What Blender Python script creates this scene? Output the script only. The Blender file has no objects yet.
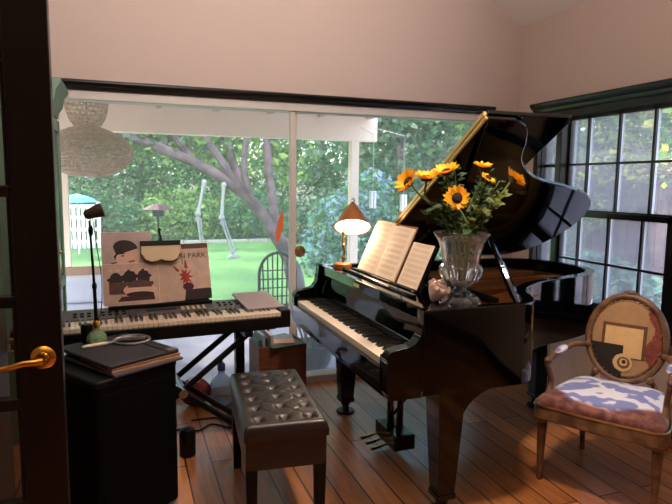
import bpy, bmesh, math, random
from mathutils import Vector, Matrix, Euler
PI = math.pi
rnd = random.Random(7)
SC = bpy.context.scene
COL = SC.collection

# ------------------------------------------------------------------ materials
def lin(r, g, b):
    def f(v):
        v /= 255.0
        return v/12.92 if v <= .04045 else ((v+.055)/1.055)**2.4
    return (f(r), f(g), f(b), 1.0)

MATS = {}
def mat(name, rgb, rough=.5, metal=0.0, var=0.0, vscale=8.0, bump=0.0, bscale=60.0, coat=0.0, emit=None, estr=0.0,
        trans=0.0, ior=1.45, sheen=0.0, spec=.5, rgb2=None, sss=0.0, stretch=None):
    m = bpy.data.materials.new(name); m.use_nodes = True
    nt = m.node_tree; b = nt.nodes['Principled BSDF']
    col = lin(*rgb)
    b.inputs['Base Color'].default_value = col
    b.inputs['Roughness'].default_value = rough
    b.inputs['Metallic'].default_value = metal
    b.inputs['Coat Weight'].default_value = coat
    b.inputs['Transmission Weight'].default_value = trans
    b.inputs['IOR'].default_value = ior
    b.inputs['Sheen Weight'].default_value = sheen
    b.inputs['Specular IOR Level'].default_value = spec
    if coat: b.inputs['Coat Roughness'].default_value = .03
    if emit:
        b.inputs['Emission Color'].default_value = lin(*emit); b.inputs['Emission Strength'].default_value = estr
    if var or bump or rgb2:
        tc = nt.nodes.new('ShaderNodeTexCoord'); mp = nt.nodes.new('ShaderNodeMapping')
        nt.links.new(tc.outputs['Object'], mp.inputs['Vector'])
        if stretch: mp.inputs['Scale'].default_value = stretch
    if var or rgb2:
        nz = nt.nodes.new('ShaderNodeTexNoise'); nz.inputs['Scale'].default_value = vscale; nz.inputs['Detail'].default_value = 5
        nt.links.new(mp.outputs['Vector'], nz.inputs['Vector'])
        rp = nt.nodes.new('ShaderNodeValToRGB')
        rp.color_ramp.elements[0].position = .35; rp.color_ramp.elements[1].position = .65
        if rgb2:
            rp.color_ramp.elements[0].color = col; rp.color_ramp.elements[1].color = lin(*rgb2)
        else:
            rp.color_ramp.elements[0].color = tuple(max(0, v*(1-var)) for v in col[:3])+(1,)
            rp.color_ramp.elements[1].color = tuple(min(1, v*(1+var)) for v in col[:3])+(1,)
        nt.links.new(nz.outputs['Fac'], rp.inputs['Fac'])
        nt.links.new(rp.outputs['Color'], b.inputs['Base Color'])
    if bump:
        n2 = nt.nodes.new('ShaderNodeTexNoise'); n2.inputs['Scale'].default_value = bscale; n2.inputs['Detail'].default_value = 4
        nt.links.new(mp.outputs['Vector'], n2.inputs['Vector'])
        bp = nt.nodes.new('ShaderNodeBump'); bp.inputs['Strength'].default_value = bump; bp.inputs['Distance'].default_value = .01
        nt.links.new(n2.outputs['Fac'], bp.inputs['Height']); nt.links.new(bp.outputs['Normal'], b.inputs['Normal'])
    MATS[name] = m
    return m

def glass_mat(name, tint=(255,255,255), refl=1.0, rough=0.0, haze=0.0):
    """thin architectural pane: clear transmission, fresnel reflection, optional dusty veil put in as haze"""
    m = bpy.data.materials.new(name); m.use_nodes = True
    nt = m.node_tree; nt.nodes.clear()
    out = nt.nodes.new('ShaderNodeOutputMaterial'); tr = nt.nodes.new('ShaderNodeBsdfTransparent')
    tr.inputs['Color'].default_value = lin(*tint)
    gl = nt.nodes.new('ShaderNodeBsdfGlossy'); gl.inputs['Roughness'].default_value = rough
    fr = nt.nodes.new('ShaderNodeFresnel'); fr.inputs['IOR'].default_value = 1.5
    mu = nt.nodes.new('ShaderNodeMath'); mu.operation = 'MULTIPLY'; mu.inputs[1].default_value = refl
    nt.links.new(fr.outputs['Fac'], mu.inputs[0])
    mx = nt.nodes.new('ShaderNodeMixShader')
    nt.links.new(mu.outputs[0], mx.inputs['Fac']); nt.links.new(tr.outputs[0], mx.inputs[1]); nt.links.new(gl.outputs[0], mx.inputs[2])
    last = mx
    if haze:  # pale bluish veil mixed into the glass to haze the view
        df = nt.nodes.new('ShaderNodeBsdfTranslucent'); df.inputs['Color'].default_value = (.9,.93,1,1)
        m2 = nt.nodes.new('ShaderNodeMixShader'); m2.inputs['Fac'].default_value = haze
        nt.links.new(mx.outputs[0], m2.inputs[1]); nt.links.new(df.outputs[0], m2.inputs[2]); last = m2
    nt.links.new(last.outputs[0], out.inputs['Surface'])
    MATS[name] = m
    return m

# ------------------------------------------------------------------ mesh builder
class MB:
    def __init__(self): self.v = []; self.f = []; self.m = []
    def add(self, vs, fs, mi=0):
        o = len(self.v); self.v += [Vector(p) for p in vs]
        for f in fs: self.f.append([i+o for i in f]); self.m.append(mi)
        return self
    def box(self, x0, x1, y0, y1, z0, z1, mi=0, M=None):
        vs = [(x, y, z) for z in (z0, z1) for (x, y) in ((x0,y0),(x1,y0),(x1,y1),(x0,y1))]
        if M is not None: vs = [M @ Vector(p) for p in vs]
        return self.add(vs, [(3,2,1,0),(4,5,6,7),(0,1,5,4),(1,2,6,5),(2,3,7,6),(3,0,4,7)], mi)
    def prism(self, poly, a, b, plane='xy', mi=0):
        n = len(poly)
        def P(p, t):
            if plane == 'xy': return (p[0], p[1], t)
            if plane == 'xz': return (p[0], t, p[1])
            return (t, p[0], p[1])
        vs = [P(p, a) for p in poly]+[P(p, b) for p in poly]
        fs = [tuple(range(n-1, -1, -1)), tuple(range(n, 2*n))]+[(i, (i+1) % n, n+(i+1) % n, n+i) for i in range(n)]
        return self.add(vs, fs, mi)
    def ring(self, outer, inner, a, b, mi=0, fn=None):
        """closed band between two equal-length loops (xy), from height a to b"""
        n = len(outer)
        vs = [(p[0], p[1], a) for p in outer]+[(p[0], p[1], b) for p in outer]+[(p[0], p[1], a) for p in inner]+[(p[0], p[1], b) for p in inner]
        if fn: vs = [fn(Vector(p)) for p in vs]
        fs = []
        for i in range(n):
            j = (i+1) % n
            fs += [(i, j, n+j, n+i), (2*n+j, 2*n+i, 3*n+i, 3*n+j), (n+i, n+j, 3*n+j, 3*n+i), (j, i, 2*n+i, 2*n+j)]
        return self.add(vs, fs, mi)
    def tube(self, pts, r, n=10, mi=0, closed=False, flat=1.0):
        pts = [Vector(p) for p in pts]; N = len(pts)
        rs = r if isinstance(r, (list, tuple)) else [r]*N
        T = []
        for i in range(N):
            if closed: t = pts[(i+1) % N]-pts[i-1]
            else: t = pts[min(i+1, N-1)]-pts[max(i-1, 0)]
            T.append(t.normalized() if t.length > 1e-9 else Vector((0,0,1)))
        up = Vector((0,0,1)) if abs(T[0].z) < .9 else Vector((1,0,0))
        nrm = T[0].cross(up).normalized(); vs = []
        for i in range(N):
            nrm = nrm-T[i]*nrm.dot(T[i])
            nrm = nrm.normalized() if nrm.length > 1e-6 else T[i].orthogonal().normalized()
            bn = T[i].cross(nrm)
            for k in range(n):
                a = 2*PI*k/n
                vs.append(pts[i]+(nrm*math.cos(a)+bn*math.sin(a)*flat)*rs[i])
        fs = []
        for i in range(N if closed else N-1):
            j = (i+1) % N
            for k in range(n):
                l = (k+1) % n; fs.append((i*n+k, i*n+l, j*n+l, j*n+k))
        if not closed: fs += [tuple(range(n-1, -1, -1)), tuple(range((N-1)*n, N*n))]
        return self.add(vs, fs, mi)
    def bar(self, a, b, w, h=None, mi=0):
        """square bar from a to b"""
        a, b = Vector(a), Vector(b); h = h or w; t = (b-a).normalized()
        s = t.cross(Vector((0,0,1))); s = s.normalized() if s.length > 1e-4 else Vector((1,0,0)); u = s.cross(t)
        vs = []
        for p in (a, b):
            for (i, j) in ((-1,-1),(1,-1),(1,1),(-1,1)): vs.append(p+s*i*w/2+u*j*h/2)
        return self.add(vs, [(3,2,1,0),(4,5,6,7),(0,1,5,4),(1,2,6,5),(2,3,7,6),(3,0,4,7)], mi)
    def lathe(self, prof, c=(0,0,0), n=24, mi=0, M=None, close=False):
        vs = []; c = Vector(c)
        for (r, z) in prof:
            for k in range(n):
                a = 2*PI*k/n; p = Vector((r*math.cos(a), r*math.sin(a), z))
                vs.append((M @ p if M is not None else p)+c)
        fs = []
        for i in range(len(prof)-1):
            for k in range(n):
                l = (k+1) % n; fs.append((i*n+k, i*n+l, (i+1)*n+l, (i+1)*n+k))
        L = len(prof)
        if prof[0][0] > 1e-5 and not close: fs.append(tuple(range(n-1, -1, -1)))
        if prof[-1][0] > 1e-5 and not close: fs.append(tuple(range((L-1)*n, L*n)))
        return self.add(vs, fs, mi)
    def ell(self, c, r, nu=16, nv=10, mi=0, M=None):
        prof = [(max(1e-6, math.sin(PI*i/nv)), -math.cos(PI*i/nv)) for i in range(nv+1)]
        S = Matrix.Diagonal(Vector(r if not isinstance(r, (int, float)) else (r, r, r)))
        return self.lathe(prof, c, nu, mi, (M @ S) if M is not None else S, close=True)
    def grid(self, fn, nu, nv, mi=0):
        vs = [fn(i/nu, j/nv) for j in range(nv+1) for i in range(nu+1)]
        fs = [(j*(nu+1)+i, j*(nu+1)+i+1, (j+1)*(nu+1)+i+1, (j+1)*(nu+1)+i) for j in range(nv) for i in range(nu)]
        return self.add(vs, fs, mi)
    def xf(self, M):
        self.v = [M @ p for p in self.v]; return self
    def build(self, name, mats, parent=None, smooth=True, bevel=0.0, seg=2, local=False, ang=35, solid=0.0, sub=0, loc=None):
        vs = self.v
        if parent is not None and not local:
            Wi = W(parent).inverted(); vs = [Wi @ p for p in vs]
        me = bpy.data.meshes.new(name); me.from_pydata([tuple(p) for p in vs], [], self.f)
        if not isinstance(mats, (list, tuple)): mats = [mats]
        for m in mats: me.materials.append(MATS[m])
        me.polygons.foreach_set('material_index', self.m)
        bm = bmesh.new(); bm.from_mesh(me)
        if len(bm.verts) < 20000: bmesh.ops.remove_doubles(bm, verts=bm.verts, dist=1e-6)
        if solid >= 0 and name not in NO_NORMALS: bmesh.ops.recalc_face_normals(bm, faces=bm.faces)
        bm.to_mesh(me); bm.free()
        if smooth:
            me.polygons.foreach_set('use_smooth', [True]*len(me.polygons)); me.set_sharp_from_angle(angle=math.radians(ang))
        me.update()
        o = bpy.data.objects.new(name, me); COL.objects.link(o)
        if parent is not None: o.parent = parent
        if loc is not None: o.location = loc
        if solid:
            md = o.modifiers.new('Solidify', 'SOLIDIFY'); md.thickness = solid; md.offset = 0
        if bevel:
            md = o.modifiers.new('Bevel', 'BEVEL'); md.width = bevel; md.segments = seg; md.limit_method = 'ANGLE'; md.angle_limit = math.radians(40)
        if sub:
            md = o.modifiers.new('Subdivision', 'SUBSURF'); md.levels = sub; md.render_levels = sub
        return o
NO_NORMALS = set()

def W(o):
    M = o.matrix_basis.copy(); p = o.parent
    while p is not None: M = p.matrix_basis @ M; p = p.parent
    return M
def tag(o, label=None, cat=None, group=None, kind=None):
    if label: o['label'] = label
    if cat: o['category'] = cat
    if group: o['group'] = group
    if kind: o['kind'] = kind
    return o
def thing(name, label, cat, loc=(0,0,0), rotz=0.0, group=None):
    o = bpy.data.objects.new(name, None); COL.objects.link(o)
    o.empty_display_size = .1; o.location = loc; o.rotation_euler = (0, 0, rotz)
    return tag(o, label, cat, group)
def struct(o): o['kind'] = 'structure'; return o
def sroot(name, loc=(0,0,0)):
    o = bpy.data.objects.new(name, None); COL.objects.link(o); o.location = loc; o['kind'] = 'structure'; return o
def copy_tree(o, parent=None):
    c = o.copy(); COL.objects.link(c); c.parent = parent
    for ch in list(o.children): copy_tree(ch, c)
    return c
def text_mesh(mb, s, size, M, mi=0, depth=.0006):
    """lettering as real extruded mesh, added to mb with transform M (x right, y up, z out)"""
    cu = bpy.data.curves.new('lettering', 'FONT'); cu.body = s; cu.size = size; cu.extrude = depth; cu.align_x = 'CENTER'; cu.align_y = 'CENTER'
    cu.resolution_u = 3
    ob = bpy.data.objects.new('lettering', cu); COL.objects.link(ob)
    dg = bpy.context.evaluated_depsgraph_get(); me = bpy.data.meshes.new_from_object(ob.evaluated_get(dg))
    mb.add([M @ v.co for v in me.vertices], [tuple(p.vertices) for p in me.polygons], mi)
    bpy.data.objects.remove(ob); bpy.data.curves.remove(cu); bpy.data.meshes.remove(me)
def crom(pts, sub=6, closed=False):
    P = [Vector(p) for p in pts]; n = len(P); out = []
    rng = range(n if closed else n-1)
    for i in rng:
        if closed: p0, p1, p2, p3 = P[i-1], P[i], P[(i+1) % n], P[(i+2) % n]
        else: p0, p1, p2, p3 = P[max(i-1,0)], P[i], P[i+1], P[min(i+2,n-1)]
        for k in range(sub):
            t = k/sub
            out.append(.5*((2*p1)+(p2-p0)*t+(2*p0-5*p1+4*p2-p3)*t*t+(3*p1-p0-3*p2+p3)*t**3))
    if not closed: out.append(P[-1])
    return out
def inset(loop, d):
    """move a CCW xy loop inwards by d"""
    n = len(loop); out = []
    for i in range(n):
        a, b, c = Vector(loop[i-1][:2]), Vector(loop[i][:2]), Vector(loop[(i+1) % n][:2])
        e1 = (b-a); e2 = (c-b)
        n1 = Vector((-e1.y, e1.x)).normalized() if e1.length > 1e-7 else Vector((0,0)); n2 = Vector((-e2.y, e2.x)).normalized() if e2.length > 1e-7 else n1
        m = (n1+n2); m = m.normalized() if m.length > 1e-6 else n1
        k = max(.5, m.dot(n1)); out.append(tuple(b+m*(d/k)))
    return out
def bez(a, b, c, n=8):
    a, b, c = Vector(a), Vector(b), Vector(c)
    return [(1-t)**2*a+2*t*(1-t)*b+t*t*c for t in [i/n for i in range(n+1)]]
def RX(a): return Matrix.Rotation(a, 4, 'X')
def RY(a): return Matrix.Rotation(a, 4, 'Y')
def RZ(a): return Matrix.Rotation(a, 4, 'Z')
def TR(x, y, z): return Matrix.Translation((x, y, z))

# ------------------------------------------------------------------ material library
mat('wall_paint', (196,176,166), .85, bump=.05, bscale=180)
mat('ceiling_paint', (240,232,224), .9, bump=.04, bscale=160)
mat('black_trim', (17,15,15), .28, coat=.3)
mat('door_paint', (20,12,9), .35, coat=.15, spec=.35, var=.2, vscale=6, stretch=(6,6,1))
mat('black_lacquer', (4,4,4), .05, coat=.1, spec=.42)
mat('satin_black', (6,6,6), .4, spec=.25)
mat('black_plastic', (9,9,10), .45, spec=.3)
mat('dark_grey_plastic', (52,52,54), .4)
mat('silver_plastic', (88,86,88), .38, metal=.3)
mat('ivory', (226,208,188), .25, coat=.3)
mat('ebony', (14,13,13), .3)
mat('red_felt', (90,20,22), .95)
mat('brass', (205,150,62), .22, metal=1)
mat('dull_brass', (150,105,48), .35, metal=1, var=.2, vscale=14)
mat('gold_iron', (196,140,66), .4, metal=.85, var=.12, vscale=5)
mat('copper_string', (176,100,58), .35, metal=1)
mat('spruce', (205,160,105), .35, coat=.3, var=.12, vscale=7, stretch=(1,9,1))
mat('steel', (170,170,175), .3, metal=1)
mat('leather', (33,22,19), .36, coat=.1, bump=.12, bscale=300)
mat('paper', (236,214,190), .8, var=.05, vscale=4)
mat('paper_ink', (196,170,148), .8)
mat('print_pink', (186,162,156), .65, var=.08, vscale=18)
mat('print_tan', (198,168,150), .65, var=.1, vscale=18)
mat('print_dark', (40,28,28), .6)
mat('print_brown', (92,58,52), .6, var=.2, vscale=40)
mat('print_red', (158,48,44), .6, var=.25, vscale=60)
mat('print_skin', (222,178,158), .6)
mat('print_white', (240,226,210), .6)
mat('maroon', (72,24,34), .6)
mat('cream_plastic', (214,190,150), .5)
mat('grey_card', (150,138,140), .5, metal=.2)
mat('speaker_black', (5,5,5), .7, spec=.1, bump=.15, bscale=260)
mat('folder_black', (36,35,44), .55, bump=.08, bscale=320)
mat('folder_grey', (80,76,84), .5)
mat('folder_brown', (142,96,66), .7)
mat('green_glass', (190,236,176), .05, trans=.75, ior=1.35)
mat('clear_glass', (255,255,255), .02, trans=1.0, ior=1.45)
mat('lens_glass', (255,255,255), .0, trans=1.0, ior=1.3)
mat('water', (225,230,200), .0, trans=1.0, ior=1.33)
mat('crystal', (250,252,255), .03, trans=.95, ior=1.38)
mat('clear_plastic', (215,225,240), .12, trans=.85, ior=1.3)
mat('blue_plastic', (60,80,130), .4)
mat('white_bone', (186,194,198), .4)
mat('brown_head', (60,48,38), .5)
mat('sage_paint', (118,150,132), .5)
mat('old_pane', (28,32,34), .12)
mat('copper_shade', (190,122,72), .35, metal=.75)
mat('lamp_diffuser', (255,250,240), .6, emit=(255,226,190), estr=7)
mat('lamp_wood', (150,92,46), .4, coat=.3, var=.2, vscale=12)
mat('pink_shell', (248,208,194), .35, coat=.3, var=.12, vscale=16)
mat('petal', (255,204,40), .6, rgb2=(250,170,20), vscale=26)
mat('pale_brass', (232,204,140), .3, metal=.9)
mat('bench_button', (20,15,14), .4)
mat('seed_disc', (42,24,14), .9, bump=.5, bscale=260)
mat('stem_green', (86,104,44), .6)
mat('leaf_dark', (38,62,26), .6, var=.3, vscale=30)
mat('leaf_olive', (94,106,44), .6, var=.3, vscale=30)
mat('gilt_wood', (84,56,38), .45, rgb2=(126,94,68), vscale=16)
mat('nail_brass', (170,130,80), .3, metal=1)
mat('board_grey', (236,232,222), .8, var=.04)
mat('crate_wood', (112,66,42), .6, var=.25, vscale=9, stretch=(1,1,8))
mat('mag_blue', (150,168,180), .5)
mat('mag_peach', (224,170,140), .5)
mat('mag_green', (60,96,84), .5)
mat('red_cloth', (120,34,42), .7, var=.3, vscale=12)
mat('pale_cloth', (196,190,190), .8)
mat('shelf_wood', (46,30,24), .45, var=.25, vscale=6)
for i, c in enumerate([(96,60,44),(120,104,84),(54,66,70),(130,80,56),(76,40,40),(150,132,108)]): mat('spine_%d' % i, c, .6)
def thin_leaf(name, fac):
    m = MATS[name]; nt = m.node_tree; b = nt.nodes['Principled BSDF']; out = nt.nodes['Material Output']
    tr = nt.nodes.new('ShaderNodeBsdfTranslucent'); mx = nt.nodes.new('ShaderNodeMixShader'); mx.inputs['Fac'].default_value = fac
    if b.inputs['Base Color'].is_linked: nt.links.new(b.inputs['Base Color'].links[0].from_socket, tr.inputs['Color'])
    else: tr.inputs['Color'].default_value = b.inputs['Base Color'].default_value
    nt.links.new(b.outputs[0], mx.inputs[1]); nt.links.new(tr.outputs[0], mx.inputs[2]); nt.links.new(mx.outputs[0], out.inputs['Surface'])
thin_leaf('petal', .3); thin_leaf('leaf_dark', .3); thin_leaf('leaf_olive', .35)
# outdoors
mat('patio_paint', (250,230,208), .7)
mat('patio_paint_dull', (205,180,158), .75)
mat('concrete', (196,188,200), .9, var=.08, vscale=3)
mat('frame_white', (206,196,186), .5)
mat('muntin_white', (232,236,238), .5)
mat('bark', (104,92,100), .9, var=.45, vscale=7, bump=.6, bscale=22)
mat('fence_wood', (128,110,110), .85, var=.2, vscale=5, stretch=(6,6,1))
mat('iron', (26,30,30), .5, metal=.5)
mat('rattan', (190,152,118), .75, var=.3, vscale=30)
mat('rattan_pale', (214,184,150), .75, var=.3, vscale=30)
mat('turquoise', (96,176,186), .8)
mat('edging_stone', (150,152,150), .9, var=.1)
mat('rust_red', (84,40,46), .6)
mat('cushion_blue', (214,218,232), .9)
mat('teak', (176,130,96), .6)
mat('orange_glass', (232,120,60), .4)
mat('amber_disc', (110,82,48), .4)
mat('pot_black', (30,36,46), .15)
mat('lantern_white', (232,240,238), .4)
for n_, c1, c2 in (('leaf_a', (66,116,72), (108,156,96)), ('leaf_b', (50,98,74), (82,134,98)), ('leaf_c', (116,158,84), (160,192,108)),
                   ('leaf_d', (96,124,108), (136,158,134)), ('leaf_blue', (128,152,190), (164,190,214)), ('leaf_teal', (92,150,136), (136,190,172)), ('leaf_yellow', (196,206,70), (226,226,120))):
    mat(n_, c1, .7, rgb2=c2, vscale=2.5)
glass_mat('window_glass', (250,252,255), .8, haze=.11)
glass_mat('clear_window_glass', (250,252,255), .8, haze=.06)
glass_mat('door_glass', (235,232,228), 1.0)

for _n in ('leaf_a','leaf_b','leaf_c','leaf_d','leaf_blue','leaf_teal','leaf_yellow'): thin_leaf(_n, .42)
def grass_material():
    m = bpy.data.materials.new('lawn'); m.use_nodes = True; nt = m.node_tree; b = nt.nodes['Principled BSDF']
    tc = nt.nodes.new('ShaderNodeTexCoord')
    nz = nt.nodes.new('ShaderNodeTexNoise'); nz.inputs['Scale'].default_value = .8; nz.inputs['Detail'].default_value = 8
    rp = nt.nodes.new('ShaderNodeValToRGB'); rp.color_ramp.elements[0].position = .35; rp.color_ramp.elements[1].position = .65
    rp.color_ramp.elements[0].color = lin(72,122,62); rp.color_ramp.elements[1].color = lin(110,160,82)
    nt.links.new(tc.outputs['Object'], nz.inputs['Vector']); nt.links.new(nz.outputs['Fac'], rp.inputs['Fac']); nt.links.new(rp.outputs['Color'], b.inputs['Base Color'])
    b.inputs['Roughness'].default_value = .9
    MATS['lawn'] = m
grass_material()

def floor_material():
    m = bpy.data.materials.new('plank_floor'); m.use_nodes = True; nt = m.node_tree; b = nt.nodes['Principled BSDF']
    tc = nt.nodes.new('ShaderNodeTexCoord'); mp = nt.nodes.new('ShaderNodeMapping')
    mp.inputs['Rotation'].default_value = (0, 0, PI/2)
    nt.links.new(tc.outputs['Object'], mp.inputs['Vector'])
    br = nt.nodes.new('ShaderNodeTexBrick'); br.offset = .37; br.offset_frequency = 2
    br.inputs['Scale'].default_value = 1.0; br.inputs['Brick Width'].default_value = 1.45; br.inputs['Row Height'].default_value = .128
    br.inputs['Mortar Size'].default_value = .0042; br.inputs['Mortar Smooth'].default_value = .1; br.inputs['Bias'].default_value = .0
    br.inputs['Color1'].default_value = lin(140,84,46); br.inputs['Color2'].default_value = lin(200,134,82); br.inputs['Mortar'].default_value = lin(34,20,14)
    nt.links.new(mp.outputs['Vector'], br.inputs['Vector'])
    mp2 = nt.nodes.new('ShaderNodeMapping'); mp2.inputs['Scale'].default_value = (14, 1.1, 1); nt.links.new(tc.outputs['Object'], mp2.inputs['Vector'])
    nz = nt.nodes.new('ShaderNodeTexNoise'); nz.inputs['Scale'].default_value = 3; nz.inputs['Detail'].default_value = 7; nz.inputs['Distortion'].default_value = .6
    nt.links.new(mp2.outputs['Vector'], nz.inputs['Vector'])
    rp = nt.nodes.new('ShaderNodeValToRGB'); rp.color_ramp.elements[0].position = .3; rp.color_ramp.elements[1].position = .7
    rp.color_ramp.elements[0].color = (.62,.58,.55,1); rp.color_ramp.elements[1].color = (1.1,1.05,1,1)
    nt.links.new(nz.outputs['Fac'], rp.inputs['Fac'])
    mx = nt.nodes.new('ShaderNodeMix'); mx.data_type = 'RGBA'; mx.blend_type = 'MULTIPLY'; mx.inputs[0].default_value = 1
    nt.links.new(br.outputs['Color'], mx.inputs[6]); nt.links.new(rp.outputs['Color'], mx.inputs[7])
    nt.links.new(mx.outputs[2], b.inputs['Base Color'])
    b.inputs['Roughness'].default_value = .33; b.inputs['Coat Weight'].default_value = .35; b.inputs['Coat Roughness'].default_value = .18
    bp = nt.nodes.new('ShaderNodeBump'); bp.inputs['Strength'].default_value = .35; bp.inputs['Distance'].default_value = .004; bp.invert = True
    nt.links.new(br.outputs['Fac'], bp.inputs['Height']); nt.links.new(bp.outputs['Normal'], b.inputs['Normal'])
    MATS['plank_floor'] = m
floor_material()
# ------------------------------------------------------------------ room shell
XL, XR, YF, YB = -1.05, 2.93, -3.2, 3.90
RIDGE = .94
def ceil_z(x): return 2.655+.55*(XR-max(x, 2*RIDGE-x))
# floor, ceiling
struct(MB().box(XL-.12, XR+.12, YF-.12, YB+.05, -.09, 0).build('floor', 'plank_floor', smooth=False))
pl = [(XL-.15, ceil_z(XL-.15)), (RIDGE, ceil_z(RIDGE)), (XR+.15, ceil_z(XR+.15))]
pl += [(x, z+.1) for x, z in reversed(pl)]
struct(MB().prism(pl, YF-.15, YB+.15, 'xz').build('ceiling', 'ceiling_paint', smooth=False))
# back wall: gable above the sliding window, narrow pier at right, return at left
WX0, WX1, WZ = -.60, 2.66, 1.985            # opening of the sliding window
def gable(x0, x1, z0):
    xs = sorted({x0, x1} | ({RIDGE} if x0 < RIDGE < x1 else set()))
    return [(x0, z0), (x1, z0)]+[(x, ceil_z(x)+.02) for x in reversed(xs)]
b = MB(); b.prism(gable(XL-.12, XR+.12, WZ), YB, YB+.14, 'xz')
b.box(WX1, XR+.12, YB, YB+.14, 0, WZ); b.box(XL-.12, WX0, YB, YB+.14, 0, WZ)
struct(b.build('wall_back', 'wall_paint', smooth=False))
# right wall with a wide window opening
RY0, RY1, RZ0, RZ1 = 1.62, 3.64, .60, 1.955
b = MB(); b.box(XR, XR+.14, YF-.12, YB+.14, 0, RZ0); b.box(XR, XR+.14, YF-.12, YB+.14, RZ1, 2.68)
b.box(XR, XR+.14, RY1, YB+.14, RZ0, RZ1); b.box(XR, XR+.14, YF-.12, RY0, RZ0, RZ1)
struct(b.build('wall_right', 'wall_paint', smooth=False))
struct(MB().box(XL-.12, XL, YF-.12, YB+.14, 0, 2.68).build('wall_left', 'wall_paint', smooth=False))
struct(MB().prism(gable(XL-.12, XR+.12, 0), YF-.14, YF, 'xz').build('wall_front', 'wall_paint', smooth=False))
# --- sliding window in the back wall
w1 = sroot('window_1', (1.1, YB, 0))
f = MB()
f.box(WX0, WX1, YB-.005, YB+.12, WZ-.055, WZ); f.box(WX0, WX1, YB-.01, YB+.12, 0, .05)
f.box(WX0, WX0+.04, YB-.005, YB+.12, .05, WZ-.055); f.box(WX1-.04, WX1, YB-.005, YB+.12, .05, WZ-.055)
f.build('window_frame', 'frame_white', w1, smooth=False, bevel=.004)
m = MB(); m.box(1.083, 1.117, YB+.015, YB+.06, .05, WZ-.055); m.box(1.095, 1.14, YB+.065, YB+.1, .05, WZ-.055)
m.build('mullion', 'frame_white', w1, smooth=False, bevel=.003)
MB().box(WX0+.04, 1.085, YB+.034, YB+.040, .05, WZ-.055).build('pane', 'window_glass', w1, smooth=False)
MB().box(1.115, WX1-.04, YB+.080, YB+.086, .05, WZ-.055).build('pane', 'window_glass', w1, smooth=False)
# black crown trim over it
prof = [(YB, 1.985), (YB-.03, 1.985), (YB-.034, 1.998), (YB-.05, 2.008), (YB-.06, 2.022), (YB-.06, 2.034), (YB-.045, 2.04), (YB, 2.04)]
struct(MB().prism(prof, XL+.02, 2.685, 'yz').build('trim_1', 'black_trim', bevel=.003))
# --- right-hand window: side light, then double hung sash
prof = [(XR, 1.925), (XR-.022, 1.925), (XR-.026, 1.965), (XR-.045, 1.975), (XR-.05, 1.995), (XR-.07, 2.01), (XR-.078, 2.03), (XR-.078, 2.04), (XR, 2.045)]
struct(MB().prism([(x, z) for x, z in prof], 1.2, 3.665, 'xz').build('trim_2', 'black_trim', bevel=.002))
w2 = sroot('window_2', (XR, 2.6, 0))
f = MB()
f.box(XR-.02, XR+.1, 3.372, 3.425, RZ0, RZ1); f.box(XR-.015, XR+.02, RY1-.015, RY1+.03, RZ0-.02, RZ1)
f.box(XR+.02, XR+.12, RY1-.02, RY1, RZ0, RZ1)
f.box(XR-.03, XR+.12, RY0-.04, RY0+.05, RZ0, RZ1); f.box(XR-.02, XR+.1, 2.35, 2.44, RZ0, RZ1); f.box(XR-.015, XR+.12, RY0, RY1, RZ1-.03, RZ1)
f.build('window_frame', 'black_trim', w2, smooth=False, bevel=.003)
MB().box(XR-.07, XR+.12, RY0-.06, RY1+.05, RZ0-.04, RZ0).build('window_sill', 'black_trim', w2, smooth=False, bevel=.005)
def sash(name, x, y0, y1, z0, z1, ys, zs, bot, top):
    s = MB(); s.box(x, x+.035, y0, y1, z0, z0+bot); s.box(x, x+.035, y0, y1, z1-top, z1)
    s.box(x, x+.035, y0, y0+.045, z0, z1); s.box(x, x+.035, y1-.03, y1, z0, z1)
    for y in ys: s.box(x, x+.016, y-.0085, y+.0085, z0, z1); s.box(x+.016, x+.034, y-.0085, y+.0085, z0, z1, 1)
    for z in zs: s.box(x+.001, x+.015, y0, y1, z-.0075, z+.0075); s.box(x+.015, x+.026, y0, y1, z-.0075, z+.0075, 1)
    s.box(x+.035, x+.05, y1-.036, y1-.004, z0, z1, 1)
    o = s.build(name, ['black_trim', 'muntin_white'], w2, smooth=False)
    MB().box(x+.016, x+.020, y0+.03, y1-.02, z0+.02, z1-.02).build('pane', 'clear_window_glass', o, smooth=False)
YS = [3.19-.265*i for i in range(3)]
YL = [3.185-.262*i for i in range(3)]
sash('upper_sash', XR+.045, 2.44, 3.385, 1.245, 1.93, YS, [1.592], .035, .03)
sash('lower_sash', XR, 2.44, 3.385, RZ0, 1.27, YL, [.935], .07, .036)
sash('upper_sash', XR+.045, RY0+.05, 2.35, 1.245, 1.93, [1.9, 2.12], [1.592], .035, .03)
sash('lower_sash', XR, RY0+.05, 2.35, RZ0, 1.27, [1.9, 2.12], [.935], .07, .036)
s = MB()
s.box(XR+.05, XR+.07, 3.44, RY1-.02, 1.58, 1.60); s.box(XR+.05, XR+.07, 3.44, RY1-.02, 1.24, 1.26)
so = s.build('side_light_bars', 'black_trim', w2, smooth=False)
MB().box(XR+.058, XR+.062, 3.43, RY1-.02, RZ0, RZ1-.03).build('pane', 'clear_window_glass', so, smooth=False)
struct(MB().box(XR-.016, XR, YF, YB, 0, .1).build('baseboard_right', 'black_trim', smooth=False, bevel=.003))
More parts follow.
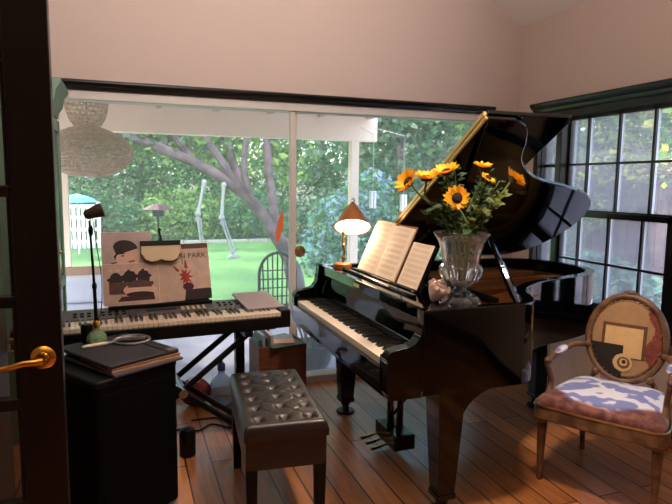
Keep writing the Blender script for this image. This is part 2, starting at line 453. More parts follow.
# --- open french door at the left
DY = 1.45
d = sroot('door_1', (-.55, DY, 0))
ST0, ST1, DL = -.238, -.147, -.93
s = MB(); s.box(ST0, ST1, DY, DY+.042, .008, 2.04)
s.box(ST0-.010, ST0, DY+.012, DY+.03, .3, 1.94)
s.build('lock_stile', 'door_paint', d, smooth=False, bevel=.003)
MB().box(DL, DL+.1, DY, DY+.042, .008, 2.04).build('hinge_stile', 'door_paint', d, smooth=False, bevel=.003)
MB().box(DL+.1, ST0, DY, DY+.042, .008, .26).build('bottom_rail', 'door_paint', d, smooth=False, bevel=.003)
MB().box(DL+.1, ST0, DY, DY+.042, 1.94, 2.04).build('top_rail', 'door_paint', d, smooth=False, bevel=.003)
mb = MB()
for z in (1.685, 1.415, 1.165, .925, .675, .45): mb.box(DL+.1, ST0, DY+.004, DY+.038, z-.013, z+.013)
mb.box(-.585-.011, -.585+.011, DY+.004, DY+.038, .26, 1.94)
mb.build('muntins', 'door_paint', d, smooth=False, bevel=.003)
MB().box(DL+.1, ST0, DY+.019, DY+.023, .26, 1.94).build('pane', 'door_glass', d, smooth=False)
h = MB(); RXm = RX(PI/2); hz = 1.035
h.lathe([(.0, .0), (.0275, 0), (.0275, .006), (.023, .011), (.016, .014), (.012, .04), (.0, .041)], (-.187, DY, hz), 28, 0, RXm)
ho = h.build('handle_rosette', 'brass', d, ang=30)
lv = MB(); lv.tube([(-.187, DY-.038, hz), (-.20, DY-.048, hz+.001), (-.22, DY-.05, hz+.002), (-.245, DY-.05, hz-.004), (-.268, DY-.048, hz-.007), (-.285, DY-.046, hz-.002)], [.009,.0085,.0075,.007,.0065,.005], 10)
lv.build('lever_handle', 'brass', ho)
# seen through the pane: lever of the far side
lv = MB(); lv.tube([(-.187, DY+.042, hz+.02), (-.187, DY+.085, hz+.02), (-.22, DY+.092, hz+.022), (-.27, DY+.09, hz+.02)], .008, 8)
lv.build('far_lever_handle', 'dull_brass', d)
# ------------------------------------------------------------------ grand piano
gp = thing('grand_piano', 'glossy black grand piano with its lid propped open beside the garden window', 'piano', (1.85, 2.77, 0))
PN, PF = 2.05, 3.48              # near (treble) and far (bass) sides
RB, RT = .565, .93
curve = crom([(1.62,PN,0),(1.70,2.085,0),(1.77,2.18,0),(1.85,2.33,0),(1.98,2.45,0),(2.15,2.535,0),(2.385,2.60,0),(2.58,2.675,0),(2.72,2.80,0),(2.79,2.99,0),(2.775,3.2,0),(2.69,3.37,0),(2.55,3.455,0),(2.40,PF,0)], 5)
curve = [(p.x, p.y) for p in curve]
loop = [(1.13, PN), (1.4, PN)]+curve+[(2.0, PF), (1.13, PF)]
inn = inset(loop, .055)
rim = MB()
n = len(loop)
# rim as an open band (front open for the action), thick wall
vs = []
for (p, q) in zip(loop, inn):
    q = (max(q[0], 1.13), q[1]); vs += [(p[0],p[1],RB),(p[0],p[1],RT),(q[0],q[1],RB),(q[0],q[1],RT)]
fs = []
for i in range(n-1):
    a, c = 4*i, 4*(i+1)
    fs += [(a,c,c+1,a+1), (a+2,a+3,c+3,c+2), (a+1,c+1,c+3,a+3), (a,a+2,c+2,c)]
fs += [(0,1,3,2), (4*(n-1),4*(n-1)+2,4*(n-1)+3,4*(n-1)+1)]
rim.add(vs, fs)
rim.build('rim', 'black_lacquer', gp, bevel=.006, seg=3)
arm = [(1.13,RT),(1.128,.87),(1.118,.825),(1.095,.795),(1.06,.782),(1.01,.776),(.985,.768),(.972,.75),(.97,.72),(.97,.60),(.985,RB),(1.13,RB)]
for y0, y1 in ((PN, PN+.058), (PF-.058, PF)):
    MB().prism(arm, y0, y1, 'xz').build('arm', 'black_lacquer', gp, bevel=.006, seg=3)
K0, K1 = PN+.112, PN+.112+1.222
MB().box(.98, 1.45, PN+.058, PF-.058, RB, .655).build('keybed', 'black_lacquer', gp, smooth=False, bevel=.003)
MB().box(.962, .983, PN+.058, PF-.058, .60, .695).build('key_slip', 'black_lacquer', gp, smooth=False, bevel=.004)
for y0, y1 in ((PN+.058, K0-.002), (K1+.002, PF-.058)):
    MB().box(.985, 1.135, y0, y1, .655, .735).build('key_block', 'black_lacquer', gp, smooth=False, bevel=.006)
# keys
kb = MB(); kb.box(.986, 1.15, -.0112, .0112, .69, .72); wk = None
for i in range(52):
    y = K1-(i+.5)*.0235
    if wk is None:
        wk = kb.build('white_key', 'ivory', gp, smooth=False, bevel=.0015, local=True, loc=(-1.85, y-2.77, 0)); o = wk
    else:
        o = wk.copy(); COL.objects.link(o); o.location = (-1.85, y-2.77, 0)
bk = None
kbm = MB(); kbm.prism([(1.037,.715),(1.15,.715),(1.15,.733),(1.048,.733)], -.0055, .0055, 'xz')
for i in range(51):
    if (i % 7) in (0, 2, 3, 5, 6):     # after A, C, D, F, G
        y = K1-(i+1)*.0235
        if bk is None: bk = kbm.build('black_key', 'ebony', gp, smooth=False, bevel=.0015, local=True, loc=(-1.85, y-2.77, 0))
        else: o = bk.copy(); COL.objects.link(o); o.location = (-1.85, y-2.77, 0)
MB().box(1.14, 1.15, K0, K1, .72, .728).build('key_felt', 'red_felt', gp, smooth=False)
MB().prism([(1.15,.70),(1.150,.725),(1.158,.78),(1.175,.865),(1.178,.893),(1.205,.893),(1.205,.70)], PN+.06, PF-.06, 'xz').build('fallboard', 'black_lacquer', gp, bevel=.005, seg=3)
# shelf with music desk over the action
sh = MB(); sh.box(1.165, 1.46, PN+.057, PF-.057, .894, .917)
sh.build('music_shelf', 'black_lacquer', gp, smooth=False, bevel=.005)
sr = MB(); sr.box(1.150, 1.19, PN+.057, PF-.057, .875, .93); sr.box(1.235, 1.26, 2.36, PF-.2, .917, .933)
sr.build('shelf_rail', 'black_lacquer', gp, smooth=False, bevel=.004)
MB().box(1.146, 1.1502, 2.79, 2.87, .894, .912).build('warm_glint', 'brass', gp, smooth=False)  # brass strip standing in for a warm reflection on the shelf rail
DM = TR(1.325, 0, .917) @ RY(math.radians(24))
dk = MB(); dk.box(0, .016, 2.47, 3.26, 0, .24, 0, DM)
dk.build('music_desk', 'black_lacquer', gp, smooth=False, bevel=.004)
dl = MB(); dl.box(1.285, 1.325, 2.47, 3.26, .917, .926); dl.box(1.283, 1.289, 2.47, 3.26, .917, .936)
dl.build('desk_ledge', 'black_lacquer', gp, smooth=False, bevel=.002)
# inside: soundboard, plate, strings, dampers
inn2 = [(max(x, 1.45), y) for x, y in inset(loop, .054)]
MB().prism(inn2, .76, .775).build('soundboard', 'spruce', gp, smooth=False)
i1 = [(max(x, 1.46), y) for x, y in inset(loop, .062)]; i2 = [(max(x, 1.60), y) for x, y in inset(loop, .15)]
pt = MB(); pt.ring(i1, i2, .835, .855)
for (a, c) in (((1.5,2.36),(1.98,2.62)), ((1.5,2.62),(2.36,2.78)), ((1.5,2.9),(2.62,3.02)), ((1.5,3.16),(2.6,3.22))):
    pt.bar((a[0],a[1],.852), (c[0],c[1],.852), .03, .03)
pt.prism([(1.46,PN+.07),(1.62,PN+.07),(1.62,PF-.07),(1.46,PF-.07)], .84, .86)
pp = pt.build('iron_plate', 'gold_iron', gp, smooth=False, bevel=.003)
st = MB()
for k in range(60):
    t = k/59; y = PN+.12+t*(PF-PN-.24)
    xe = 1.70+min(1, t*1.7)**.9*.82
    st.bar((1.55, y, .868), (xe, y+.03+.05*t, .868), .0022, .0022)
tag(st.build('strings', 'copper_string', pp, smooth=False), kind='stuff')
dm = MB()
for k in range(44):
    y = PN+.3+k*.0235; dm.box(1.64, 1.70, y-.008, y+.008, .872, .895)
dm.build('damper_row', 'satin_black', gp, smooth=False)
# lid, opened about the far side
TH = math.radians(31.8); HY, HZ = PF, .944
def lidp(p):            # x, w (distance from the hinge), t (height above the underside)
    return Vector((p[0], HY-p[1]*math.cos(TH)+p[2]*math.sin(TH), HZ+p[1]*math.sin(TH)+p[2]*math.cos(TH)))
lw = 1.51
lo = [(1.51+(x-1.47)*.972, (HY-y)*1.03) for (x, y) in inset(loop, -.014)]
lo = [(x, w) for x, w in lo if x > lw-.3]
poly = []
for x, w in lo: poly.append((max(x, lw), max(w, .0)))
lm = MB(); nn = len(poly)
vs = [lidp((x, w, 0)) for x, w in poly]+[lidp((x, w, .022)) for x, w in poly]
lm.add(vs, [tuple(range(nn-1,-1,-1)), tuple(range(nn,2*nn))]+[(i,(i+1)%nn,nn+(i+1)%nn,nn+i) for i in range(nn)])
lid = lm.build('lid', 'black_lacquer', gp, bevel=.004, seg=2)
def slab(x0, x1, w0, w1, t0, t1):
    b = MB(); vs = [lidp((x, w, t)) for t in (t0, t1) for (x, w) in ((x0,w0),(x1,w0),(x1,w1),(x0,w1))]
    return b.add(vs, [(3,2,1,0),(4,5,6,7),(0,1,5,4),(1,2,6,5),(2,3,7,6),(3,0,4,7)])
slab(1.515, 1.985, .0, 1.495, .026, .048).build('lid_flap', 'black_lacquer', gp, smooth=False, bevel=.004)
hb = slab(1.499, 1.5105, .0, 1.485, .003, .020); hb2 = slab(1.499, 1.5145, .0, 1.485, .029, .044); hb.add(hb2.v, hb2.f)
hb3 = MB().tube([lidp((1.498, .0, .025)), lidp((1.498, 1.485, .025))], .006, 8); hb.add(hb3.v, hb3.f)
hb.build('brass_hinge', 'pale_brass', gp, smooth=False)
slab(1.70, 1.735, .30, .42, -.018, -.0005).build('prop_cup', 'black_lacquer', lid, smooth=False, bevel=.003)
pa = Vector((1.612, 2.085, .925)); pb = lidp((1.66, 1.0, -.004))
ps = MB(); dirv = (pb-pa)
ps.tube([pa, pa+dirv*.06, pa+dirv*.28, pa+dirv*.36, pb], [.013,.019,.018,.012,.010], 8)
ps.build('prop_stick', 'black_lacquer', gp)
# legs
def front_leg(y, arch):
    b = MB(); cx = 1.28
    for (z0, z1, w0, w1) in ((.075, .10, .088, .088), (.10, .40, .08, .112), (.40, RB+.01, .112, .128)):
        vs = [(cx+i*w0/2, y+j*w0/2, z0) for (i,j) in ((-1,-1),(1,-1),(1,1),(-1,1))]+[(cx+i*w1/2, y+j*w1/2, z1) for (i,j) in ((-1,-1),(1,-1),(1,1),(-1,1))]
        b.add(vs, [(3,2,1,0),(4,5,6,7),(0,1,5,4),(1,2,6,5),(2,3,7,6),(3,0,4,7)])
    ar = [(cx+.04, RB)]+[(cx+.055+.21*(1-math.cos(t)), RB-.16+.16*math.sin(t)) for t in [i/8*PI/2 for i in range(9)]]
    b.prism([(cx+.03, RB-.2)]+[(cx+.05, RB-.16)]+ar[2:]+[(cx+.265, RB+.004), (cx+.03, RB+.004)], y-.045, y+.045, 'xz')
    o = b.build('front_leg', 'black_lacquer', gp, smooth=False, bevel=.004)
    c = MB(); c.lathe([(.012,.05),(.03,.055),(.03,.075)], (cx,y,0), 14); c.tube([(cx-.012,y,.03),(cx+.012,y,.03)], .03, 16)
    c.lathe([(.055,0),(.06,.006),(.055,.014),(.0,.016)], (cx,y,0), 18)
    c.build('caster', 'satin_black', o)
front_leg(2.115, 1); front_leg(3.31, 1)
b = MB(); cx, cy = 2.50, 3.0
for (z0, z1, w0, w1) in ((.075, .10, .09, .09), (.10, .40, .08, .115), (.40, RB+.01, .115, .13)):
    vs = [(cx+i*w0/2, cy+j*w0/2, z0) for (i,j) in ((-1,-1),(1,-1),(1,1),(-1,1))]+[(cx+i*w1/2, cy+j*w1/2, z1) for (i,j) in ((-1,-1),(1,-1),(1,1),(-1,1))]
    b.add(vs, [(3,2,1,0),(4,5,6,7),(0,1,5,4),(1,2,6,5),(2,3,7,6),(3,0,4,7)])
o = b.build('rear_leg', 'black_lacquer', gp, smooth=False, bevel=.004)
c = MB(); c.lathe([(.012,.05),(.03,.055),(.03,.075)], (cx,cy,0), 14); c.tube([(cx-.012,cy,.03),(cx+.012,cy,.03)], .03, 16); c.lathe([(.055,0),(.06,.006),(.055,.014),(.0,.016)], (cx,cy,0), 18)
c.build('caster', 'satin_black', o)
# beams under the case (closes the body from below)
bm_ = MB()
bm_.prism([(max(x, 1.2), y) for x, y in inset(loop, .05)], .70, .72)
for (a, c) in (((1.3,2.2),(2.2,2.9)), ((1.3,3.3),(2.5,3.1)), ((1.3,2.75),(2.6,3.0))): bm_.bar((a[0],a[1],.64),(c[0],c[1],.64), .07, .12)
bm_.build('under_frame', 'satin_black', gp, smooth=False)
# pedal lyre
LX, LY = 1.34, 2.72
ly = MB()
for s in (-.055, .055): ly.tube([(LX, LY+s, .13), (LX, LY+s*1.1, .3), (LX, LY+s*1.2, RB)], [.02,.017,.02], 10)
ly.bar((LX+.03, LY+.09, .16), (LX+.35, LY+.05, RB), .012)
lyo = ly.build('pedal_lyre', 'black_lacquer', gp)
MB().box(LX-.06, LX+.06, LY-.125, LY+.125, .055, .135).build('pedal_box', 'black_lacquer', lyo, smooth=False, bevel=.006)
for k in (-1, 0, 1):
    p = MB(); y = LY+k*.07
    p.tube([(LX-.04, y, .085), (LX-.09, y, .078), (LX-.13, y, .07), (LX-.17, y, .066)], [.008,.010,.016,.019], 10, 0, False, .35)
    p.build('pedal', 'brass', lyo)
# ------------------------------------------------------------------ things on the grand piano
# open music book on the desk: desk frame -> local u = along -y (to the viewer's right), v = up the desk, n = out of the desk
def desk_pt(y, v, nrm): return DM @ Vector((-nrm, y, v))
def page(mb, y0, y1, v0, v1, bow, mi, n0=.006, tilt=0, k=12):
    mb.grid(lambda s, t: desk_pt(y0+(y1-y0)*s+tilt*t, v0+(v1-v0)*t, n0+bow*math.sin(PI*min(1, s*1.0))), k, 8, mi)
bk_ = thing('music_book', 'open cream music book standing on the piano desk, spine towards the lamp', 'book', (1.32, 2.95, .927))
def sheet(mb, fn, th):          # page block: front surface + back + edges
    nu, nv = 14, 6
    f = [fn(i/nu, j/nv, 0) for j in range(nv+1) for i in range(nu+1)]; g = [fn(i/nu, j/nv, th) for j in range(nv+1) for i in range(nu+1)]
    N = len(f); q = lambda i, j: j*(nu+1)+i
    fs = []
    for j in range(nv):
        for i in range(nu):
            fs.append((q(i,j), q(i+1,j), q(i+1,j+1), q(i,j+1))); fs.append((N+q(i,j+1), N+q(i+1,j+1), N+q(i+1,j), N+q(i,j)))
    for i in range(nu):
        fs += [(q(i+1,0), q(i,0), N+q(i,0), N+q(i+1,0)), (q(i,nv), q(i+1,nv), N+q(i+1,nv), N+q(i,nv))]
    for j in range(nv):
        fs += [(q(0,j), q(0,j+1), N+q(0,j+1), N+q(0,j)), (q(nu,j+1), q(nu,j), N+q(nu,j), N+q(nu,j+1))]
    mb.add(f+g, fs)
def block(ya, yb, h, bow, lift, n0=.004, v0=.01):
    def fn(s, t, th): return desk_pt(ya+(yb-ya)*s, v0+h*t, n0+th*0+ (lift*(1-abs(2*s-1))*0+bow*math.sin(PI*s))+ (0.010-th))
    return fn
def staves(mb, ya, yb, h, bow, rows, n0=.0148, v0=.01):
    for r in range(rows):
        t = .08+.84*r/(rows-1)
        for dl_ in (0, .006, .012):
            mb.grid(lambda s, q: desk_pt(ya+(yb-ya)*(.1+.8*s), v0+h*t+dl_+.0016*q, n0+bow*math.sin(PI*(.1+.8*s))), 6, 1, 1)
def book_page(name, ya, yb, h, bow, parent, rows=9, th=.008):
    m_ = MB(); sheet(m_, block(ya, yb, h, bow, 0), th); s0 = len(m_.f)
    staves(m_, ya, yb, h, bow, rows)
    return m_.build(name, ['paper', 'paper_ink'], parent)
book_page('page', 3.235, 2.985, .315, .012, bk_)
book_page('page', 2.98, 2.735, .30, .010, bk_)
cv = MB(); sheet(cv, lambda s, t, th: desk_pt(3.24-.51*s, .006+.318*t, .002+.002-th), .003)
cv.build('cover', 'folder_brown', bk_)
s2 = thing('sheet_music', 'loose grey-cream music booklet leaning at the near end of the piano desk', 'sheet music', (1.32, 2.6, .927))
book_page('page', 2.69, 2.475, .232, -.006, s2, 8, .004)

# brass lamp on the far end of the shelf
lp = thing('table_lamp', 'small lit lamp with copper cone shade and wooden base on the piano', 'lamp', (1.27, 3.33, .917))
b = MB(); b.lathe([(.055,.917),(.058,.925),(.055,.95),(.045,.957),(.0,.958)], (1.255,3.33,0), 28); b.build('base', 'lamp_wood', lp)
b = MB(); b.tube(crom([(1.255,3.33,.955),(1.268,3.335,1.02),(1.262,3.34,1.10),(1.285,3.355,1.20),(1.315,3.375,1.30)], 5), .007, 10)
for z in (.985, 1.06, 1.14): b.ell((1.262,3.336,z), (.012,.012,.016), 12, 8)
b.build('stem', 'dull_brass', lp)
SMx = TR(1.312, 3.315, 1.172) @ RZ(math.radians(-21)) @ RX(math.radians(-30))
b = MB(); b.lathe([(.112,0),(.110,.006),(.07,.085),(.028,.152),(.024,.156),(.026,.150),(.068,.08),(.107,.004),(.112,0)], (0,0,0), 32, 0, None, True)
b.xf(SMx); shd = b.build('lamp_shade', 'copper_shade', lp)
b = MB(); b.lathe([(.0,.002),(.103,.002),(.104,.008),(.0,.012)], (0,0,0), 32); b.xf(SMx); b.build('diffuser', 'lamp_diffuser', lp)
b = MB(); b.lathe([(.024,.152),(.016,.165),(.012,.175),(.0,.177)], (0,0,0), 14); b.tube([(0,0,.17),(.012,0,.19),(.004,0,.205),(-.008,0,.195)], .004, 8); b.xf(SMx); b.build('finial', 'dull_brass', lp)

# pink shell
ps_ = MB(); SHM = TR(1.292, 2.245, .955) @ RZ(.5) @ RX(math.radians(28))
ps_.lathe([(.0,.088),(.007,.078),(.010,.073),(.017,.070),(.018,.063),(.027,.060),(.029,.050),(.043,.045),(.046,.030),(.040,.012),(.026,-.012),(.013,-.032),(.0,-.040)], (0,0,0), 24, 0, None, True)
for k in range(9):
    a_ = 2*PI*k/9; ps_.ell((.043*math.cos(a_), .043*math.sin(a_), .042), (.011,.011,.013), 8, 6)
ps_.grid(lambda u, v: Vector(((.030+.030*math.sin(PI*v))*math.cos(-1.9+.9*u), (.030+.030*math.sin(PI*v))*math.sin(-1.9+.9*u), -.03+.07*v)), 6, 10)
ps_.xf(SHM)
tag(ps_.build('shell_ornament', 'pink_shell'), 'small pink knobbed sea shell beside the glass vase', 'ornament')

# cut glass vase
VX, VY, VZ = 1.385, 2.195, .917
vz = thing('flower_vase', 'large footed clear cut-glass vase holding the sunflowers on the piano', 'vase', (VX, VY, VZ))
def flute(prof, n=48, amp=.05):
    b = MB(); vs = []; 
    for (r, z, a) in prof:
        for k in range(n):
            an = 2*PI*k/n; rr = r*(1+a*math.cos(12*an)); vs.append((VX+rr*math.cos(an), VY+rr*math.sin(an), VZ+z))
    fs = [(i*n+k, i*n+(k+1)%n, (i+1)*n+(k+1)%n, (i+1)*n+k) for i in range(len(prof)-1) for k in range(n)]
    L = len(prof); fs += [tuple(range(n-1,-1,-1)), tuple(range((L-1)*n, L*n))]
    return b.add(vs, fs)
flute([(.082,.0,.06),(.086,.012,.08),(.078,.028,.08),(.05,.05,.08),(.026,.066,.06),(.022,.075,0)]).build('foot', 'crystal', vz)
outer = [(.02,.072,0),(.045,.085,.06),(.075,.11,.10),(.088,.145,.10),(.090,.165,.04),(.080,.18,.0),(.084,.23,.04),(.096,.275,.03),(.122,.31,0),(.125,.318,0)]
inner = [(.117,.314,0),(.09,.275,0),(.078,.23,0),(.073,.18,0),(.072,.15,0),(.06,.115,0),(.035,.098,0),(.002,.092,0)]
flute(outer+inner).build('bowl', 'crystal', vz)
# sunflowers
def sunflower(c, face, r, label, lean, cup=0.0):
    c = Vector(c); t = thing('sunflower', label, 'flower', (VX, VY, VZ+.11), 0, 'sunflowers in the glass vase')
    fz = Vector(face).normalized(); M = TR(*c) @ fz.to_track_quat('Z', 'Y').to_matrix().to_4x4()
    p = MB()
    for ring, (cnt, L, up) in enumerate(((17, r, .10), (15, r*.86, .32))):
        for k in range(cnt):
            a = 2*PI*(k+.5*ring)/cnt+rnd.uniform(-.08,.08); l = L*rnd.uniform(.88,1.08); w = r*.17*rnd.uniform(.85,1.15); dz = up+cup+rnd.uniform(-.2,.2)
            pr = []
            for (s, ww) in ((.32,.5),(.55,1.0),(.8,.85),(1.0,.06)):
                z = l*(s-.3)*dz-.25*l*max(0, s-.6)*rnd.uniform(.4,1)
                pr += [Vector((l*s, -w*ww, z)), Vector((l*s, 0, z-.12*w)), Vector((l*s, w*ww, z))]
            R_ = RZ(a); p.add([M @ (R_ @ q) for q in pr], [(3*i+j, 3*i+j+1, 3*i+j+4, 3*i+j+3) for i in range(3) for j in range(2)])
    p.build('petals', 'petal', t)
    d_ = MB(); d_.lathe([(.0,.012),(r*.2,.013),(r*.36,.008),(r*.4,.0),(r*.38,-.008),(.0,-.012)], (0,0,0), 20, 0, None, True); d_.xf(M); d_.build('seed_head', 'seed_disc', t)
    s = MB(); back = c-fz*.012
    base = Vector((VX, VY, VZ))+Vector((lean[0]*.025, lean[1]*.025, .115)); neck = Vector((VX, VY, VZ))+Vector((lean[0]*.065, lean[1]*.065, .32))
    ctrl = back-fz*.05+Vector((0,0,-.02))
    path = crom([base, (base+neck)/2, neck, (neck+ctrl)/2+Vector((0,0,.02)), ctrl, back], 5)
    s.tube(path, .0045, 7); s.lathe([(.004,-.02),(r*.2,-.012),(r*.42,-.006),(r*.30,-.002)], (0,0,0), 12, 0, M); s.build('stem', 'stem_green', t)
    for q in range(2):
        lf = MB()
        o_ = path[-9-6*q] if len(path) > 15 else path[len(path)//2]
        a = rnd.uniform(0, 2*PI); dr = Vector((math.cos(a), math.sin(a), .15)); sd = dr.cross(Vector((0,0,1))).normalized()
        L = rnd.uniform(.06,.085)
        pts = []
        for (u, w_) in ((0,.004),(.3,.02),(.6,.022),(1,.002)):
            cc = o_+dr*L*u+Vector((0,0,-.035*u*u)); pts += [cc-sd*w_, cc+Vector((0,0,-.004)), cc+sd*w_]
        lf.add(pts, [(3*i+j, 3*i+j+1, 3*i+j+4, 3*i+j+3) for i in range(3) for j in range(2)])
        lf.build('leaf', 'leaf_dark', t)
    return t
NO_NORMALS |= {'petals', 'leaf', 'foliage', 'crown', 'vine', 'ivy'}
heads = [((1.115,2.19,1.450), (-.80,-.10,.45), .060, 'sunflower farthest left in the vase, seen from its side', (-.9,0), .55),
         ((1.215,2.22,1.466), (-.10,-.20,.95), .060, 'second sunflower from the left, flat head facing upward', (-.6,.3), .55),
         ((1.300,2.20,1.495), (-.40,-.15,.85), .058, 'tall sunflower tipped up just left of the bouquet centre', (-.3,-.2), .55),
         ((1.320,2.14,1.386), (-.40,-.90,.16), .058, 'sunflower facing the viewer with its dark centre fully shown', (0,-.9)),
         ((1.505,2.24,1.520), (.05,-.25,.95), .045, 'topmost small sunflower right of the bouquet centre', (.3,.5), .55),
         ((1.49,2.17,1.472), (.3,-.5,.75), .038, 'small half-hidden sunflower below the topmost right one', (.4,-.4)),
         ((1.642,2.20,1.468), (.70,-.15,.60), .054, 'sunflower farthest right in the vase, tilting away', (.9,.1), .55)]
for h_ in heads: sunflower(*h_)
# greenery sprays
def spray(tip, lean, label, lm_, nleaf=22, spread=.045):
    t = thing('greenery_stem', label, 'foliage', (VX, VY, VZ+.12), 0, 'greenery between the sunflowers')
    base = Vector((VX+lean[0]*.03, VY+lean[1]*.03, VZ+.12)); neck = Vector((VX+lean[0]*.07, VY+lean[1]*.07, VZ+.315)); tip = Vector(tip)
    path = crom([base, neck, neck.lerp(tip, .55)+Vector((0,0,.015)), tip], 7)
    MB().tube(path, .003, 6).build('stem', 'stem_green', t)
    f = MB()
    for k in range(nleaf):
        u = .42+.58*k/(nleaf-1); o_ = path[min(len(path)-1, int(u*(len(path)-1)))]
        a = rnd.uniform(0, 2*PI); dr = Vector((math.cos(a), math.sin(a), rnd.uniform(-.2,.7))).normalized(); sd = dr.orthogonal().normalized()
        L = rnd.uniform(.6,1.2)*spread; w_ = L*.25
        f.add([o_, o_+dr*L*.5+sd*w_, o_+dr*L, o_+dr*L*.5-sd*w_], [(0,1,2,3)])
    f.build('foliage', lm_, t)
sp = [((1.40,2.30,1.52), (.1,.6), 'dark leafy stem rising behind the bouquet centre', 'leaf_dark'),
      ((1.44,2.12,1.45), (.3,-.5), 'leafy stem just right of the viewer-facing sunflower', 'leaf_dark'),
      ((1.56,2.16,1.41), (.7,-.3), 'olive feathery stem under the rightmost sunflower', 'leaf_olive'),
      ((1.26,2.14,1.36), (-.6,-.4), 'leafy stem under the left-hand sunflowers', 'leaf_dark'),
      ((1.52,2.25,1.50), (.5,.4), 'leafy stem behind the right-hand sunflowers', 'leaf_dark'),
      ((1.41,2.10,1.34), (.2,-.8), 'short olive stem at the front above the vase rim', 'leaf_olive'),
      ((1.33,2.28,1.50), (-.3,.6), 'dark leafy stem behind the tall left sunflower', 'leaf_dark'),
      ((1.50,2.12,1.37), (.5,-.6), 'olive stem leaning right at the front of the bouquet', 'leaf_olive'),
      ((1.36,2.22,1.44), (-.1,.2), 'dense leafy stem in the middle of the bouquet', 'leaf_dark'),
      ((1.60,2.24,1.46), (.9,.3), 'dark leafy stem beside the rightmost sunflower', 'leaf_dark'),
      ((1.20,2.20,1.33), (-.8,.1), 'drooping dark leaves at the left of the bouquet', 'leaf_dark')]
for a_ in sp: spray(a_[0], a_[1], a_[2], a_[3], 34, .05)
# ------------------------------------------------------------------ digital piano (local: x along keys, y to the back, z up; root on the stand)
DR = math.radians(3.9); DPX, DPY, DPZ = .151, 3.09, .665
dp = thing('digital_piano', 'long silver-black digital keyboard piano on a folding stand below the window', 'keyboard', (DPX, DPY, DPZ), DR)
L2, FR, BK = .665, -.16, .17
b = MB(); b.prism([(FR,.0),(BK,.0),(BK,.105),(.0+.01,.085),(.005,.06),(FR,.06)], -L2, L2, 'yz')
b.build('body', 'black_plastic', dp, smooth=False, bevel=.004, local=True)
for s in (-1, 1):
    b = MB(); b.box(min(s*.614,s*L2), max(s*.614,s*L2), FR-.002, .004, .055, .096); b.build('end_cheek', 'black_plastic', dp, smooth=False, bevel=.006, local=True)
b = MB(); b.prism([(.004,.06),(.004,.090),(BK-.004,.110),(BK,.104),(BK,.06)], -L2+.004, L2-.004, 'yz')
cp = b.build('control_panel', 'silver_plastic', dp, smooth=False, bevel=.003, local=True)
def panel(x, y, h=0): return (x, y, .090+(y-.004)*.125+h)
def pbox(b, x, y, w, d, h=.005, mi=0):
    z0 = panel(x, y)[2]; b.box(x-w/2, x+w/2, y-d/2, y+d/2, z0-.008, z0+h, mi)
b = MB(); pbox(b, .02, .085, .15, .05, .002); b.build('display', 'dark_grey_plastic', cp, smooth=False, local=True)
def buttons(xs, ys, w, d, mt):
    first = None
    for x in xs:
        for y in ys:
            if first is None:
                z0 = panel(0, 0)[2]; q = MB(); q.box(-w/2, w/2, -d/2, d/2, -.006, .006); first = q.build('button', mt, cp, smooth=False, bevel=.001, local=True); o = first
            else: o = first.copy(); COL.objects.link(o)
            o.location = panel(x, y)
buttons([-.40+.033*i for i in range(8)], (.05,.09), .018, .011, 'black_plastic')
buttons([.13+.028*i for i in range(5)], (.05,.08), .016, .011, 'cream_plastic')
buttons([.33+.033*i for i in range(7)], (.07,.11), .014, .012, 'black_plastic')
b = MB()
for x in (-.56, -.51):
    b.lathe([(.018,0),(.018,.014),(.015,.018),(0,.018)], panel(x, .09), 16)
b.build('dial', 'black_plastic', cp, local=True)
b = MB(); b.box(-.611, .611, FR+.004, FR+.010, .058, .066); b.build('key_rail', 'dark_grey_plastic', dp, smooth=False, local=True)
kb = MB(); kb.box(-.0112, .0112, FR+.004, .004, .060, .085); wk = None
for i in range(52):
    x = -.611+(i+.5)*.0235
    if wk is None: wk = kb.build('white_key', 'ivory', dp, smooth=False, bevel=.0015, local=True, loc=(x,0,0)); o = wk
    else: o = wk.copy(); COL.objects.link(o); o.location = (x,0,0)
kbm = MB(); kbm.prism([(FR+.058,.085),(.004,.085),(.004,.098),(FR+.066,.098)], -.0055, .0055, 'yz'); bk = None
for i in range(51):
    if (i % 7) in (0, 2, 3, 5, 6):
        x = -.611+(i+1)*.0235
        if bk is None: bk = kbm.build('black_key', 'ebony', dp, smooth=False, bevel=.0015, local=True, loc=(x,0,0))
        else: o = bk.copy(); COL.objects.link(o); o.location = (x,0,0)
b = MB(); b.prism([(BK-.03,.105),(BK-.015,.105),(BK+.03,.26),(BK+.024,.26)], -.24, .29, 'yz'); b.prism([(BK-.06,.104),(BK-.015,.104),(BK-.015,.119),(BK-.055,.119),(BK-.055,.124),(BK-.06,.124)], -.24, .30, 'yz')
b.build('music_rest', 'black_plastic', dp, smooth=False, bevel=.003, local=True)

# folding stand
dst = thing('keyboard_stand', 'black folding steel stand carrying the digital piano', 'stand', (DPX, DPY, 0), DR)
b = MB()
for y in (-.10, .12):
    b.tube([(-.25, y, .10), (.435, y, .625)], .016, 10)
    b.tube([(.435, y-.034, .10), (-.25, y-.034, .625)], .016, 10)
b.build('cross_tube', 'satin_black', dst, local=True)
b = MB()
for x in (-.25, .435): b.bar((x, -.16, .645), (x, .18, .645), .045, .032)
b.bar((-.62, -.03, .645), (.62, -.03, .645), .03, .03)
b.build('support_arm', 'satin_black', dst, smooth=False, bevel=.004, local=True)
b = MB()
for x in (-.25, .435): b.bar((x, -.22, .05), (x, .24, .05), .04, .04)
b.build('foot_bar', 'satin_black', dst, smooth=False, bevel=.006, local=True)
for (x, y) in ((-.25,-.23), (.435,-.23), (-.25,.25), (.435,.25)):
    b = MB(); b.box(x-.026, x+.026, y-.022, y+.022, 0, .054); b.build('rubber_foot', 'black_plastic', dst, smooth=False, bevel=.006, local=True)
